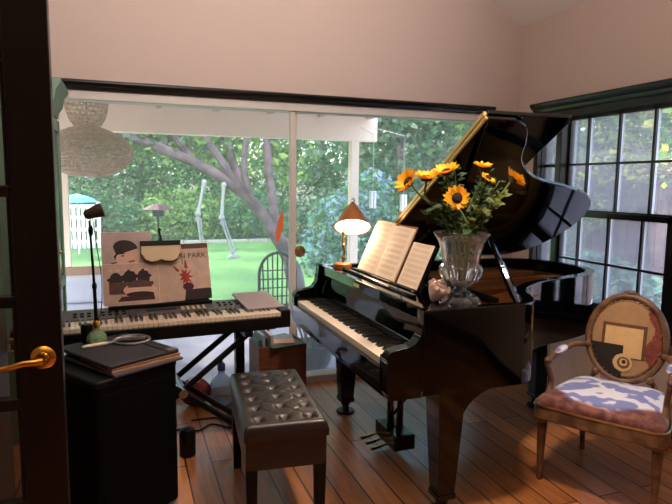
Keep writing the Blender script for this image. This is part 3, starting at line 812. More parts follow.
b = MB(); b.tube([(.0925,-.15,.3625),(.0925,.14,.3625)], .022, 16); b.build('pivot', 'steel', dst, local=True)
for x in (-.25, .435):
    b = MB(); b.bar((x,.05,.645),(x,.05,.05),.05,.05); b.build('end_post', 'satin_black', dst, smooth=False, bevel=.005, local=True)

# ---- music books standing on the digital piano (all lean on the rest)
def dworld(x, y, z): return Matrix.Translation((DPX, DPY, DPZ)) @ RZ(DR) @ Vector((x, y, z))
LEAN = math.radians(14)
def leanM(x, y0, z0): # local frame on the rest: X right, Y up the page, Z out toward the player
    return Matrix.Translation((DPX, DPY, DPZ)) @ RZ(DR) @ TR(x, y0, z0) @ RX(PI/2-LEAN)
def poly(mb, M, pts, z, mi): mb.add([M @ Vector((x, y, z)) for x, y in pts], [tuple(range(len(pts)))], mi)
def ellpts(cx, cy, rx, ry, n=20, a0=0, a1=2*PI, rot=0):
    out = []
    for i in range(n):
        a = a0+(a1-a0)*i/(n if a1-a0 > 6.2 else n-1); x, y = rx*math.cos(a), ry*math.sin(a)
        out.append((cx+x*math.cos(rot)-y*math.sin(rot), cy+x*math.sin(rot)+y*math.cos(rot)))
    return out
NO_NORMALS |= {'cover_print'}
# book with a portrait: tall, at the back left
M = leanM(-.262, BK-.024, .122); w, h = .255, .392
t = thing('music_book', 'pale pink songbook with a dark-haired face in profile, behind the hats book', 'book', dworld(-.14, BK-.03, .135), DR)
MB().box(0, w, 0, h, 0, .005, 0, M).build('book_block', 'paper', t, smooth=False)
b = MB(); poly(b, M, [(.002,.002),(w-.002,.002),(w-.002,h-.002),(.002,h-.002)], .0056, 0)
poly(b, M, [(.05,.20),(.062,.235),(.058,.265),(.072,.30),(.10,.33),(.14,.335),(.17,.32),(.185,.29),(.19,.25),(.18,.21),(.20,.19),(.10,.19)], .0060, 1)
poly(b, M, ellpts(.12,.305,.062,.042,18,.1,PI*1.02,-.15)+[(.074,.262),(.066,.235),(.060,.262)], .0064, 2)
poly(b, M, [(.085,.275),(.115,.279),(.115,.272),(.085,.270)], .0068, 2); poly(b, M, ellpts(.105,.262,.008,.004,10), .0068, 2)
poly(b, M, [(.13,.232),(.165,.238),(.165,.230),(.14,.225)], .0068, 3); poly(b, M, [(.045,.225),(.075,.232),(.075,.225),(.045,.217)], .0068, 2); poly(b, M, [(.05,.205),(.14,.20),(.14,.192),(.05,.196)], .0068, 2)
b.build('cover_print', ['print_pink','print_skin','print_dark','print_red'], t, smooth=False)
# book with three figures in bowler hats
M = leanM(-.262, BK-.034, .122); w, h = .285, .222
t = thing('music_book', 'tan songbook showing dark bowler hats, in front of the portrait book', 'book', dworld(-.13, BK-.04, .135), DR)
MB().box(0, w, 0, h, 0, .006, 0, M).build('book_block', 'paper', t, smooth=False)
b = MB(); poly(b, M, [(.002,.002),(w-.002,.002),(w-.002,h-.002),(.002,h-.002)], .0066, 0)
for (cx, cy, rx, ry) in ((.065,.125,.045,.05), (.135,.14,.045,.048), (.205,.14,.042,.05)):
    poly(b, M, ellpts(cx, cy, rx*.75, ry), .0070, 1); poly(b, M, ellpts(cx, cy+.012, rx, ry*.28), .0073, 1)
poly(b, M, [(.03,.06),(.25,.055),(.255,.12),(.03,.125)], .0071, 2)
poly(b, M, ellpts(.185,.078,.085,.036), .0076, 3); poly(b, M, ellpts(.185,.092,.062,.04,16,0,PI), .0078, 2); poly(b, M, ellpts(.185,.055,.072,.014), .0080, 1)
poly(b, M, [(.07,.02),(.26,.022),(.255,.05),(.09,.045)], .0072, 4)
for k in range(6): poly(b, M, [(.03+.036*k,.180),(.05+.036*k,.180),(.05+.036*k,.192),(.03+.036*k,.192)], .0074, 3)
b.build('cover_print', ['print_tan','print_dark','print_brown','print_skin','maroon'], t, smooth=False)
# open book with red splash and lettering
M = leanM(.005, BK-.026, .121) @ RZ(math.radians(1.5)); w, h = .30, .315
t = thing('music_book', 'songbook with a red splash and the letters N PARK, right on the digital piano', 'book', dworld(.15, BK-.03, .135), DR)
MB().box(0, w, 0, h, 0, .007, 0, M).build('book_block', 'paper', t, smooth=False)
b = MB(); poly(b, M, [(.002,.002),(w-.002,.002),(w-.002,h-.002),(.002,h-.002)], .0076, 0)
poly(b, M, [(.15,.0),(w,.0),(w,.055),(.285,.06),(.16,.058)], .0080, 1)
poly(b, M, [(.155,.285),(w-.002,.285),(w-.002,h-.002),(.15,h-.002)], .0080, 5)
star = []
for k in range(18):
    a = 2*PI*k/18; r = (.055 if k % 2 == 0 else .022)*rnd.uniform(.7,1.2); star.append((.165+r*.9*math.cos(a), .13+r*1.15*math.sin(a)))
poly(b, M, star, .0081, 2)
poly(b, M, ellpts(.175,.075,.03,.022), .0082, 3); poly(b, M, [(.12,.16),(.10,.19),(.106,.195),(.135,.165)], .0082, 2); poly(b, M, [(.16,.18),(.165,.225),(.172,.22),(.18,.175)], .0082, 2)
poly(b, M, [(.15,.20),(.154,.20),(.154,.27),(.15,.27)], .0082, 5)
text_mesh(b, 'N PARK', .042, M @ TR(.212,.245,.0082), 4, .0004)
b.build('cover_print', ['print_tan','print_dark','print_red','maroon','print_dark','print_brown'], t, smooth=False)
# clip-on music light
M = leanM(-.065, BK-.05, .138)
t = thing('clip_light', 'cream clip-on music light with black top edge, over the songbooks', 'light', dworld(.14, BK-.06, .3), DR)
out = [(.0,.30),(.20,.30),(.202,.255),(.185,.222),(.155,.208),(.115,.214),(.10,.222),(.085,.214),(.05,.208),(.02,.222),(-.002,.255)]
def prismM(b, M, pts, z0, z1, mi=0):
    n_ = len(pts); vs = [M @ Vector((x,y,z0)) for x,y in pts]+[M @ Vector((x,y,z1)) for x,y in pts]
    b.add(vs, [tuple(range(n_-1,-1,-1)), tuple(range(n_,2*n_))]+[(i,(i+1)%n_,n_+(i+1)%n_,n_+i) for i in range(n_)], mi)
b = MB(); prismM(b, M, out, .012, .03); b.build('diffuser', 'cream_plastic', t, smooth=False, bevel=.004)
b = MB(); prismM(b, M, [(-.004,.296),(.204,.296),(.206,.322),(-.006,.322)], .008, .036); prismM(b, M, [(x*1.02-.002, y-.004) for x, y in out], .008, .013); b.build('black_edge', 'black_plastic', t, smooth=False, bevel=.004)
b = MB(); b.tube([M @ Vector(p) for p in ((.10,.32,.02),(.104,.34,.018),(.098,.375,.012),(.102,.39,.006))], [.012,.006,.006,.009], 10); b.build('clip', 'black_plastic', t)
# grey folder on the right of the panel
b = MB(); Mg = Matrix.Translation(dworld(.545, .075, .107)) @ RZ(DR+.06) @ RX(math.radians(7))
b.box(-.105, .105, -.155, .14, 0, .012, 0, Mg)
tag(b.build('tablet', 'grey_card', smooth=False, bevel=.003), 'thin grey tablet-like pad lying on the right end of the digital piano', 'tablet')

# ------------------------------------------------------------------ loudspeaker box used as a side table
SPR = math.radians(34); SPC = Vector((-.085, 2.635, 0))
sx, sy, sz = .40, .43, .665
sp_ = thing('loudspeaker', 'tall black carpeted speaker cabinet used as a side table', 'speaker', SPC, SPR)
def rrect(w_, d_, r_, k=5):
    out = []
    for (cx, cy, a0) in ((w_/2-r_, d_/2-r_, 0), (-w_/2+r_, d_/2-r_, PI/2), (-w_/2+r_, -d_/2+r_, PI), (w_/2-r_, -d_/2+r_, 3*PI/2)):
        for i in range(k+1): a = a0+PI/2*i/k; out.append((cx+r_*math.cos(a), cy+r_*math.sin(a)))
    return out
b = MB(); b.prism(rrect(sx, sy, .03), .02, sz-.012); b.build('cabinet', 'speaker_black', sp_, bevel=.006, local=True)
b = MB(); b.prism(rrect(sx+.008, sy+.008, .034), sz-.03, sz); b.build('top_panel', 'satin_black', sp_, bevel=.01, seg=3, local=True)
b = MB(); b.prism(rrect(sx-.05, .012, .004), .06, sz-.06); b.xf(TR(0, -sy/2+.0052, 0)); b.build('grille', 'speaker_black', sp_, bevel=.003, local=True)
for (x, y) in ((-.14,-.17),(.14,-.17),(-.14,.17),(.14,.17)):
    b = MB(); b.lathe([(.02,0),(.022,.004),(.02,.021)], (x, y, 0), 14); b.build('foot', 'black_plastic', sp_, local=True)
def spw(x, y, z): return Matrix.Translation(SPC) @ RZ(SPR) @ Vector((x, y, z))
# portfolio stack
BR = math.radians(31)
BC = Vector((-.045, 2.665, 0))
def bkM(dx, dy, rot, z): return Matrix.Translation((BC.x+dx, BC.y+dy, z)) @ RZ(BR+rot)
M = bkM(.01, -.01, .02, sz); b = MB(); b.box(-.165, .165, -.22, .19, .0, .012, 0, M)
tag(b.build('folder', 'folder_grey', smooth=False, bevel=.003), 'dark grey folder at the bottom of the stack on the speaker', 'folder')
M = bkM(.012, -.008, -.03, sz+.012); t = thing('notebook', 'brown notebook sandwiched under the black portfolio on the speaker', 'notebook', M.translation, BR)
b = MB(); b.box(-.15, .163, -.20, .18, .003, .015, 0, M); b.build('page_block', 'paper', t, smooth=False)
b = MB(); b.box(-.155, .166, -.206, .182, 0, .003, 0, M); b.box(-.155, .166, -.206, .182, .015, .018, 0, M); b.build('cover', 'folder_brown', t, smooth=False, bevel=.001)
M = bkM(0, 0, 0, sz+.030); t = thing('portfolio', 'black portfolio with elastic strap, topmost of the stack on the speaker', 'portfolio', M.translation, BR)
b = MB(); b.prism(rrect(.335, .425, .012), 0, .016); b.xf(M); b.build('cover', 'folder_black', t, bevel=.004)
b = MB(); b.box(.105, .110, -.213, .213, .0155, .0185, 0, M); b.build('strap', 'black_plastic', t, smooth=False)
b = MB(); b.box(.118, .158, -.205, -.17, .0155, .0172, 0, M); b.build('corner_tab', 'steel', t, smooth=False)
TOPZ = sz+.046
# magnifying glass
mg = thing('magnifying_glass', 'round magnifying glass with pale handle lying on the black portfolio', 'magnifier', (.005, 2.72, TOPZ))
cxm, cym = .012, 2.765
b = MB(); b.tube([(cxm+.078*math.cos(a), cym+.078*math.sin(a), TOPZ+.006) for a in [2*PI*i/40 for i in range(40)]], .006, 8, 0, True); b.build('rim', 'steel', mg)
b = MB(); b.lathe([(.0,.002),(.04,.0035),(.074,.0055),(.04,.0085),(.0,.0105)], (cxm, cym, TOPZ), 32, 0, None, True); b.build('lens', 'lens_glass', mg)
hd = Vector((-.205, -.075, 0)).normalized()
p0 = Vector((cxm, cym, TOPZ+.008))+hd*.082
b = MB(); b.tube([p0, p0+hd*.03], .006, 10); b.build('ferrule', 'steel', mg)
b = MB(); b.tube([p0+hd*.028, p0+hd*.05, p0+hd*.10, p0+hd*.13, p0+hd*.138], [.007,.0085,.009,.0075,.003], 12); b.build('handle', 'ivory', mg)
# slim lamp with green glass base
LX_, LY_ = -.137, 2.775
sl = thing('reading_lamp', 'slim black-stemmed lamp with green glass base standing on the portfolio', 'lamp', (LX_, LY_, TOPZ))
b = MB(); b.lathe([(.036,0),(.044,.006),(.046,.02),(.042,.035),(.030,.05),(.018,.06),(.013,.072),(.012,.078)], (LX_, LY_, TOPZ), 28); b.build('base', 'green_glass', sl)
b = MB(); b.lathe([(.015,.076),(.019,.08),(.016,.095),(.011,.105),(.0,.106)], (LX_, LY_, TOPZ), 20); b.build('collar', 'brass', sl)
b = MB(); b.tube([(LX_, LY_, TOPZ+.10),(LX_-.002, LY_, TOPZ+.25)], .008, 10); b.tube([(LX_-.002, LY_, TOPZ+.25),(LX_-.006, LY_, TOPZ+.37),(LX_-.013, LY_, TOPZ+.555)], [.006,.006,.0045], 10)
b.ell((LX_-.002, LY_, TOPZ+.26), (.011,.011,.02), 12, 8); b.ell((LX_-.0085, LY_, TOPZ+.51), (.011,.011,.026), 12, 8)
b.build('stem', 'satin_black', sl)
b = MB(); Mh = TR(LX_-.013, LY_, TOPZ+.575) @ RY(math.radians(68))
b.lathe([(.012,-.03),(.022,-.022),(.024,.01),(.03,.03),(.033,.06),(.028,.062),(.0,.055)], (0,0,0), 20, 0, Mh); b.xf(Matrix.Translation((0,0,0)))
for i in range(len(b.v)): pass
hd_ = b; 
b2 = MB(); b2.lathe([(.012,-.035),(.021,-.026),(.024,.0),(.029,.02),(.031,.045),(.026,.047),(.0,.04)], (0,0,0), 20); b2.xf(TR(LX_+.0, LY_, TOPZ+.588) @ RY(math.radians(70))); b2.build('lamp_head', 'brown_head', sl)
b = MB(); b.tube(crom([(LX_+.0, LY_+.012, TOPZ+.57),(LX_+.012, LY_+.012, TOPZ+.45),(LX_+.028, LY_+.01, TOPZ+.30),(LX_+.024, LY_+.008, TOPZ+.16),(LX_+.006, LY_+.005, TOPZ+.10)], 6), .0022, 6); b.build('cord', 'satin_black', sl)
b = MB(); b.lathe([(.024,0),(.026,.03),(.026,.075),(.020,.085),(.0,.086)], (-.178, 2.80, TOPZ), 20)
tag(b.build('jar', 'satin_black'), 'small black jar behind the green lamp base', 'jar')

# ------------------------------------------------------------------ tufted piano bench
BNC = Vector((.612, 2.485, 0)); BNR = math.radians(-5)
bn = thing('piano_bench', 'dark brown tufted leather piano bench in front of the grand piano', 'bench', BNC, BNR)
bw, bl, bz = .345, .69, .425
btn = [(-.105+.105*i, -.275+.11*j) for i in range(3) for j in range(6)]
def seat_z(x, y):
    ex = min(1, (bw/2-abs(x))/.022); ey = min(1, (bl/2-abs(y))/.022)
    e = (max(0, 1-(1-ex)**2)**.5)*(max(0, 1-(1-ey)**2)**.5)
    z = .034*e+.012*(1-(2*x/bw)**2)*(1-(2*y/bl)**2)
    d = min((x-a)**2+(y-c)**2 for a, c in btn); z -= .023*math.exp(-d/(.020**2))
    u = (x+.105)/.105; v = (y+.275)/.11     # diamond folds between buttons
    for q in (u+v, u-v):
        f = abs((q+.5) % 1-.5)*.0745; inside = 1 if abs(x) < .13 and abs(y) < .30 else 0
        z -= .0028*math.exp(-(f/.006)**2)*inside
    return z
b = MB(); b.grid(lambda s, t: Vector((bw*(s-.5), bl*(t-.5), bz+.03+seat_z(bw*(s-.5), bl*(t-.5)))), 72, 140)
NX = 72
sk = MB(); n0 = len(b.v)
b.box(-bw/2, bw/2, -bl/2, bl/2, bz, bz+.0305)
st_ = b.build('seat', 'leather', bn, local=True, ang=50)
b = MB()
f0 = None
for (x, y) in btn:
    if f0 is None:
        q = MB(); q.ell((0,0,0), (.0105,.0105,.006), 12, 6); f0 = q.build('button', 'bench_button', st_, local=True); o = f0
    else: o = f0.copy(); COL.objects.link(o)
    o.location = (x, y, bz+.03+seat_z(x, y)+.003)
b = MB(); b.box(-bw/2+.008, bw/2-.008, -bl/2+.008, bl/2-.008, bz-.125, bz+.001); b.build('apron', 'leather', bn, smooth=False, bevel=.004, local=True)
for sx_ in (-1, 1):
    for sy_ in (-1, 1):
        x, y = sx_*(bw/2-.032), sy_*(bl/2-.032); q = MB()
        vs = [(x+i*.018, y+j*.018, 0) for (i,j) in ((-1,-1),(1,-1),(1,1),(-1,1))]+[(x+i*.024, y+j*.024, bz-.11) for (i,j) in ((-1,-1),(1,-1),(1,1),(-1,1))]
        q.add(vs, [(3,2,1,0),(4,5,6,7),(0,1,5,4),(1,2,6,5),(2,3,7,6),(3,0,4,7)]); q.build('leg', 'satin_black', bn, smooth=False, bevel=.003, local=True)

# ------------------------------------------------------------------ green hutch at the left wall, bookcase behind the door
hu = thing('hutch', 'sage green glazed hutch with stepped cornice, behind the open door', 'cabinet', (-.70, 3.65, 0))
HX = -.352
b = MB(); b.box(-1.02, HX-.02, 3.44, 3.86, .0, 1.82); b.build('carcass', 'sage_paint', hu, smooth=False, bevel=.003)
b = MB(); b.prism([(HX-.02,1.80),(HX-.005,1.80),(HX+.0,1.835),(HX+.02,1.86),(HX+.03,1.915),(HX+.055,1.95),(HX+.055,1.972),(HX-.02,1.972)], 3.425, 3.875, 'xz'); b.box(-1.02, HX-.02, 3.425, 3.875, 1.80, 1.972); b.build('cornice', 'sage_paint', hu, bevel=.002)
for (y0, y1) in ((3.45, 3.85),):
    b = MB(); b.box(HX-.02, HX, y0, y0+.05, .12, 1.78); b.box(HX-.02, HX, y1-.05, y1, .12, 1.78); b.box(HX-.02, HX, y0, y1, .12, .2); b.box(HX-.02, HX, y0, y1, 1.72, 1.78); b.box(HX-.02, HX, y0, y1, .82, .88)
    o = b.build('door', 'sage_paint', hu, smooth=False, bevel=.002)
    MB().box(HX-.014, HX-.008, y0+.045, y1-.045, .19, 1.73).build('pane', 'old_pane', o, smooth=False)
    k = MB(); k.ell((HX+.012, y0+.025, 1.05), .012, 12, 8); k.build('knob', 'brass', o)
bc = thing('bookcase', 'dark wooden bookcase seen through the glass of the open door', 'bookcase', (-.74, 2.42, 0))
BX0, BX1, BY0, BY1 = -1.03, -.46, 2.28, 2.58
b = MB(); b.box(BX0, BX0+.02, BY0, BY1, 0, 1.80); b.box(BX1-.02, BX1, BY0, BY1, 0, 1.80); b.box(BX0, BX1, BY1-.012, BY1, 0, 1.80); b.box(BX0, BX1, BY0, BY1, 1.78, 1.80); b.box(BX0, BX1, BY0+.01, BY1, 0, .06)
b.build('carcass', 'shelf_wood', bc, smooth=False, bevel=.002)
SH = [.06, .42, .76, 1.10, 1.44]
for z in SH[1:]:
    MB().box(BX0+.02, BX1-.02, BY0+.005, BY1-.012, z-.02, z).build('shelf', 'shelf_wood', bc, smooth=False)
cols = ['brown', 'tan', 'slate', 'amber', 'wine', 'sand']
for si, z in enumerate(SH):
    x = BX0+.025; k = 0
    while x < BX1-.06 and k < 16:
        w_ = rnd.uniform(.022, .045); hh = rnd.uniform(.18, .27); ci = rnd.randrange(6)
        q = MB(); q.box(x, x+w_-.002, BY0+.02, BY0+.19, z, z+hh)
        tag(q.build('shelf_book', 'spine_%d' % ci, smooth=False, bevel=.002), '%s book standing on the %s shelf of the dark bookcase' % (cols[ci], ['lowest','second lowest','middle','second highest','highest'][si]), 'book', '%s books on the %s bookcase shelf' % (cols[ci], ['lowest','second lowest','middle','second highest','highest'][si]))
        x += w_; k += 1
# ------------------------------------------------------------------ oval-backed armchair
ch = thing('armchair', 'gilt oval-backed armchair with floral seat beside the right-hand window', 'armchair', (2.214, 2.12, 0), math.radians(-58))
# local: front = -y
seat = [(-.285,-.255),(-.15,-.285),(0,-.292),(.15,-.285),(.285,-.255),(.265,0),(.22,.22),(.11,.245),(-.11,.245),(-.22,.22),(-.265,0)]
sl_ = [(p.x, p.y) for p in crom([(x,y,0) for x,y in seat], 5, True)]
b = MB(); b.prism(sl_, .325, .385); b.build('seat_rail', 'gilt_wood', ch, bevel=.008, seg=3, local=True)
cs = inset(sl_, .012)
def chair_fabric():
    m = bpy.data.materials.new('seat_fabric'); m.use_nodes = True; nt = m.node_tree; B = nt.nodes['Principled BSDF']; B.inputs['Roughness'].default_value = .75; B.inputs['Sheen Weight'].default_value = .2
    tc = nt.nodes.new('ShaderNodeTexCoord'); ds = nt.nodes.new('ShaderNodeTexNoise'); ds.inputs['Scale'].default_value = 7; ds.inputs['Detail'].default_value = 2
    nt.links.new(tc.outputs['Object'], ds.inputs['Vector'])
    wv = nt.nodes.new('ShaderNodeTexWave'); wv.wave_type = 'RINGS'; wv.inputs['Scale'].default_value = 9; wv.inputs['Distortion'].default_value = 6; wv.inputs['Detail'].default_value = 1.5; wv.inputs['Detail Scale'].default_value = 1.2
    nt.links.new(tc.outputs['Object'], wv.inputs['Vector'])
    rp = nt.nodes.new('ShaderNodeValToRGB'); e = rp.color_ramp.elements
    e[0].position = .3; e[0].color = lin(112,122,176); e[1].position = .62; e[1].color = lin(206,204,218)
    x = e.new(.45); x.color = lin(146,152,194)
    nt.links.new(wv.outputs['Fac'], rp.inputs['Fac'])
    # reddish border, by distance from the middle of the cushion
    sp = nt.nodes.new('ShaderNodeMapping'); sp.inputs['Scale'].default_value = (3.5,3.9,0); nt.links.new(tc.outputs['Object'], sp.inputs['Vector'])
    ln = nt.nodes.new('ShaderNodeVectorMath'); ln.operation = 'LENGTH'; nt.links.new(sp.outputs['Vector'], ln.inputs[0])
    ad = nt.nodes.new('ShaderNodeMath'); ad.operation = 'MULTIPLY_ADD'; ad.inputs[1].default_value = .35; ad.inputs[2].default_value = -.17
    nt.links.new(ds.outputs['Fac'], ad.inputs[0]); a2 = nt.nodes.new('ShaderNodeMath'); a2.operation = 'ADD'; nt.links.new(ln.outputs['Value'], a2.inputs[0]); nt.links.new(ad.outputs[0], a2.inputs[1])
    r2 = nt.nodes.new('ShaderNodeValToRGB'); r2.color_ramp.elements[0].position = .86; r2.color_ramp.elements[1].position = .98
    nt.links.new(a2.outputs[0], r2.inputs['Fac'])
    n2 = nt.nodes.new('ShaderNodeTexNoise'); n2.inputs['Scale'].default_value = 22; nt.links.new(tc.outputs['Object'], n2.inputs['Vector'])
    r3 = nt.nodes.new('ShaderNodeValToRGB'); r3.color_ramp.elements[0].color = lin(74,26,26); r3.color_ramp.elements[1].color = lin(124,70,62); r3.color_ramp.elements[0].position = .4; r3.color_ramp.elements[1].position = .66
    nt.links.new(n2.outputs['Fac'], r3.inputs['Fac'])
    mx = nt.nodes.new('ShaderNodeMix'); mx.data_type = 'RGBA'; nt.links.new(r2.outputs['Color'], mx.inputs[0]); nt.links.new(rp.outputs['Color'], mx.inputs[6]); nt.links.new(r3.outputs['Color'], mx.inputs[7])
    nt.links.new(mx.outputs[2], B.inputs['Base Color']); MATS['seat_fabric'] = m
chair_fabric()
mat('back_tan', (160,124,88), .75, var=.06, vscale=30); mat('back_pale', (208,168,118), .75, var=.05, vscale=30); mat('back_brown', (94,62,38), .75, var=.1, vscale=30)
mat('back_dark', (34,26,24), .8); mat('back_red', (118,56,46), .8, var=.25, vscale=50)
b = MB(); vs = []; nC = len(cs); rings = [(1.0,.385),(1.0,.405),(.985,.418),(.93,.43),(.75,.446),(.45,.456),(.15,.46)]
for (s, z) in rings: vs += [(x*s, (y+.02)*s-.02, z) for x, y in cs]
fs = [(i*nC+k, i*nC+(k+1)%nC, (i+1)*nC+(k+1)%nC, (i+1)*nC+k) for i in range(len(rings)-1) for k in range(nC)]
fs.append(tuple(range((len(rings)-1)*nC, len(rings)*nC)))
b.add(vs, fs); b.build('seat', 'seat_fabric', ch, local=True, ang=60)
b = MB(); b.tube([(x, y, .392) for x, y in inset(sl_, .002)], .0055, 8, 0, True); b.build('seat_braid', 'nail_brass', ch, local=True)
# legs
def tleg(x, y, lean):
    q = MB(); M = TR(x, y, 0)
    q.lathe([(.011,0),(.014,.01),(.012,.03),(.016,.10),(.021,.22),(.025,.285),(.018,.295),(.026,.305),(.028,.318),(.024,.33),(.026,.38),(.0,.381)], (0,0,0), 16)
    q.xf(M); 
    for i, p in enumerate(q.v):
        k = max(0, .3-p.z)/.3; q.v[i] = p+Vector((0, lean*k, 0))
    q.build('leg', 'gilt_wood', ch, local=True)
tleg(-.252,-.225,0); tleg(.252,-.225,0); tleg(-.18,.205,.06); tleg(.18,.205,.06)
# oval back
OC = Vector((0, .265, .655)); OM = TR(*OC) @ RX(math.radians(-11))
RXo, RZo = .183, .220
oval = [OM @ Vector((RXo*math.cos(a), 0, RZo*math.sin(a))) for a in [2*PI*i/56 for i in range(56)]]
b = MB(); b.tube(oval, .019, 10, 0, True)
b.tube([OM @ Vector((p.x*.885, -.012, p.z*.885)) for p in [Vector((RXo*math.cos(a), 0, RZo*math.sin(a))) for a in [2*PI*i/56 for i in range(56)]]], .006, 8, 0, True)
for s in (-1, 1):
    b.tube(crom([OM @ Vector((s*.12, 0, -.182)), Vector((s*.15,.245,.43)), Vector((s*.17,.22,.38)), Vector((s*.18,.205,.33))], 5), [.014]*15+[.019], 10)
    b.ell(OM @ Vector((s*.13, -.002, -.195)), (.02,.018,.024), 10, 8)
b.ell(OM @ Vector((0, -.004, RZo+.016)), (.034,.014,.016), 14, 8); b.ell(OM @ Vector((-.03,-.002,RZo+.010)), (.016,.01,.010), 10, 6); b.ell(OM @ Vector((.03,-.002,RZo+.010)), (.016,.01,.010), 10, 6)
bf = b.build('back_frame', 'gilt_wood', ch, local=True)
q = MB()
for i in range(44):
    a = 2*PI*i/44; q.ell(OM @ Vector((RXo*.905*math.cos(a), -.018, RZo*.905*math.sin(a))), .0042, 8, 5)
q.build('nail_heads', 'nail_brass', bf, local=True)
NO_NORMALS |= {'back_panel'}
b = MB()
def oP(x, z, d=0): return OM @ Vector((x, -.012-.022*max(0, 1-(x/RXo)**2-(z/RZo)**2)-d, z))
def opoly(fn_in, mi, d, x0, x1, z0, z1, nx=26, nz=26):
    for i in range(nx):
        for j in range(nz):
            xs = [x0+(x1-x0)*(i+u)/nx for u in (0,1)]; zs = [z0+(z1-z0)*(j+u)/nz for u in (0,1)]
            c = ((xs[0]+xs[1])/2, (zs[0]+zs[1])/2)
            if (c[0]/RXo)**2+(c[1]/RZo)**2 < .84 and fn_in(*c):
                b.add([oP(xs[0],zs[0],d), oP(xs[1],zs[0],d), oP(xs[1],zs[1],d), oP(xs[0],zs[1],d)], [(0,1,2,3)], mi)
opoly(lambda x, z: True, 0, 0, -RXo, RXo, -RZo, RZo, 40, 40)
opoly(lambda x, z: x > .112+.02*math.sin(z*30), 4, .0012, -RXo, RXo, -RZo, RZo, 50, 40)
def fr(x0, x1, z0, z1, mi, d): opoly(lambda x, z: True, mi, d, x0, x1, z0, z1, 20, 16)
fr(-.112, .10, -.10, .075, 2, .0018); fr(-.096, .084, -.095, .058, 1, .0026)
opoly(lambda x, z: z < -.035-.12*(x+.17)*.2 and x < .0, 3, .0034, -RXo, .005, -RZo, -.03, 30, 30)
opoly(lambda x, z: (x-.0)**2+(z+.125)**2 < .045**2, 1, .0042, -.05, .05, -.175, -.075, 24, 24)
opoly(lambda x, z: (x-.005)**2+(z+.125)**2 < .030**2, 2, .0050, -.03, .04, -.16, -.09, 20, 20)
opoly(lambda x, z: (x-.005)**2+(z+.122)**2 < .020**2, 1, .0056, -.02, .03, -.15, -.10, 16, 16)
opoly(lambda x, z: (x-.007)**2+(z+.120)**2 < .010**2, 3, .0062, -.01, .02, -.14, -.10, 12, 12)
b.build('back_panel', ['back_tan','back_pale','back_brown','back_dark','back_red'], ch, local=True, smooth=False)
b = MB(); b.add([OM @ Vector((RXo*.97*math.cos(2*PI*i/40), .008, RZo*.97*math.sin(2*PI*i/40))) for i in range(40)], [tuple(range(40))]); b.build('back_lining', 'back_red', ch, local=True, solid=.006)
for s in (-1, 1):
    b = MB(); path = crom([OM @ Vector((s*.172,-.004,-.06)), Vector((s*.225,.15,.61)), Vector((s*.258,.03,.592)), Vector((s*.268,-.10,.585)), Vector((s*.268,-.14,.562)), Vector((s*.262,-.13,.53)), Vector((s*.256,-.11,.47)), Vector((s*.256,-.125,.42)), Vector((s*.258,-.14,.37))], 5)
    b.tube(path, [.015]*10+[.017]*10+[.014]*15+[.018]*6, 10)
    b.ell((s*.269,-.13,.578), (.019,.026,.019), 12, 8)
    o = b.build('arm', 'gilt_wood', ch, local=True)
    q = MB(); q.ell((s*.252,.02,.604), (.024,.085,.018), 14, 10); q.build('arm_pad', 'seat_fabric', o, local=True)
# board leaning on the wall behind the chair
b = MB(); Mb = TR(2.44, 2.80, 0.004) @ RZ(math.radians(12)) @ RX(math.radians(-4))
b.box(0, .52, -.012, .012, .0, .59, 0, Mb)
tag(b.build('canvas_board', 'board_grey', smooth=False, bevel=.004), 'plain pale grey board standing between the armchair and the piano', 'board')

# ------------------------------------------------------------------ low things by the window
cr = thing('crate', 'brown wooden crate holding magazines, on the floor below the window', 'crate', (.925, 3.66, 0), .05)
b = MB(); w, d_, h = .16, .125, .40
b.box(-w, w, -d_, -d_+.014, 0, h); b.box(-w, w, d_-.014, d_, 0, h); b.box(-w, -w+.014, -d_, d_, 0, h); b.box(w-.014, w, -d_, d_, 0, h); b.box(-w, w, -d_, d_, 0, .014)
b.build('crate_box', 'crate_wood', cr, smooth=False, bevel=.003, local=True)
def inC(x, y, z): return Matrix.Translation((.925,3.66,0)) @ RZ(.05) @ Vector((x,y,z))
for (k, (x, ml, hh, lb)) in enumerate(((-.125,'mag_green',.43,'dark green'), (-.10,'mag_blue',.46,'pale blue'), (-.07,'folder_grey',.44,'grey'), (-.045,'pale_cloth',.455,'white'))):
    M = Matrix.Translation(inC(x, 0, .014)) @ RZ(.05) @ RY(math.radians(-3)); q = MB(); q.box(-.01, .01, -.105, .105, 0, hh, 0, M)
    tag(q.build('magazine', ml, smooth=False, bevel=.001), '%s magazine standing upright in the left half of the brown crate' % lb, 'magazine')
M = Matrix.Translation(inC(.02, -.02, .405)) @ RZ(.25) @ RX(.05); q = MB(); q.box(-.13, .10, -.13, .12, .0, .004, 0, M); tag(q.build('magazine', 'mag_green', smooth=False), 'large dark green magazine lying flat across the top of the crate', 'magazine')
M = Matrix.Translation(inC(.02, -.02, .411)) @ RZ(-.15) @ RX(.05); t = thing('magazine', 'small blue and peach magazine lying topmost on the crate', 'magazine', M.translation)
q = MB(); q.box(-.09, .08, -.09, .09, .0, .006, 0, M); q.build('pages', 'mag_peach', t, smooth=False); q = MB(); q.box(-.088, .078, .0, .088, .0062, .0072, 0, M); q.build('cover_photo', 'mag_blue', t, smooth=False)
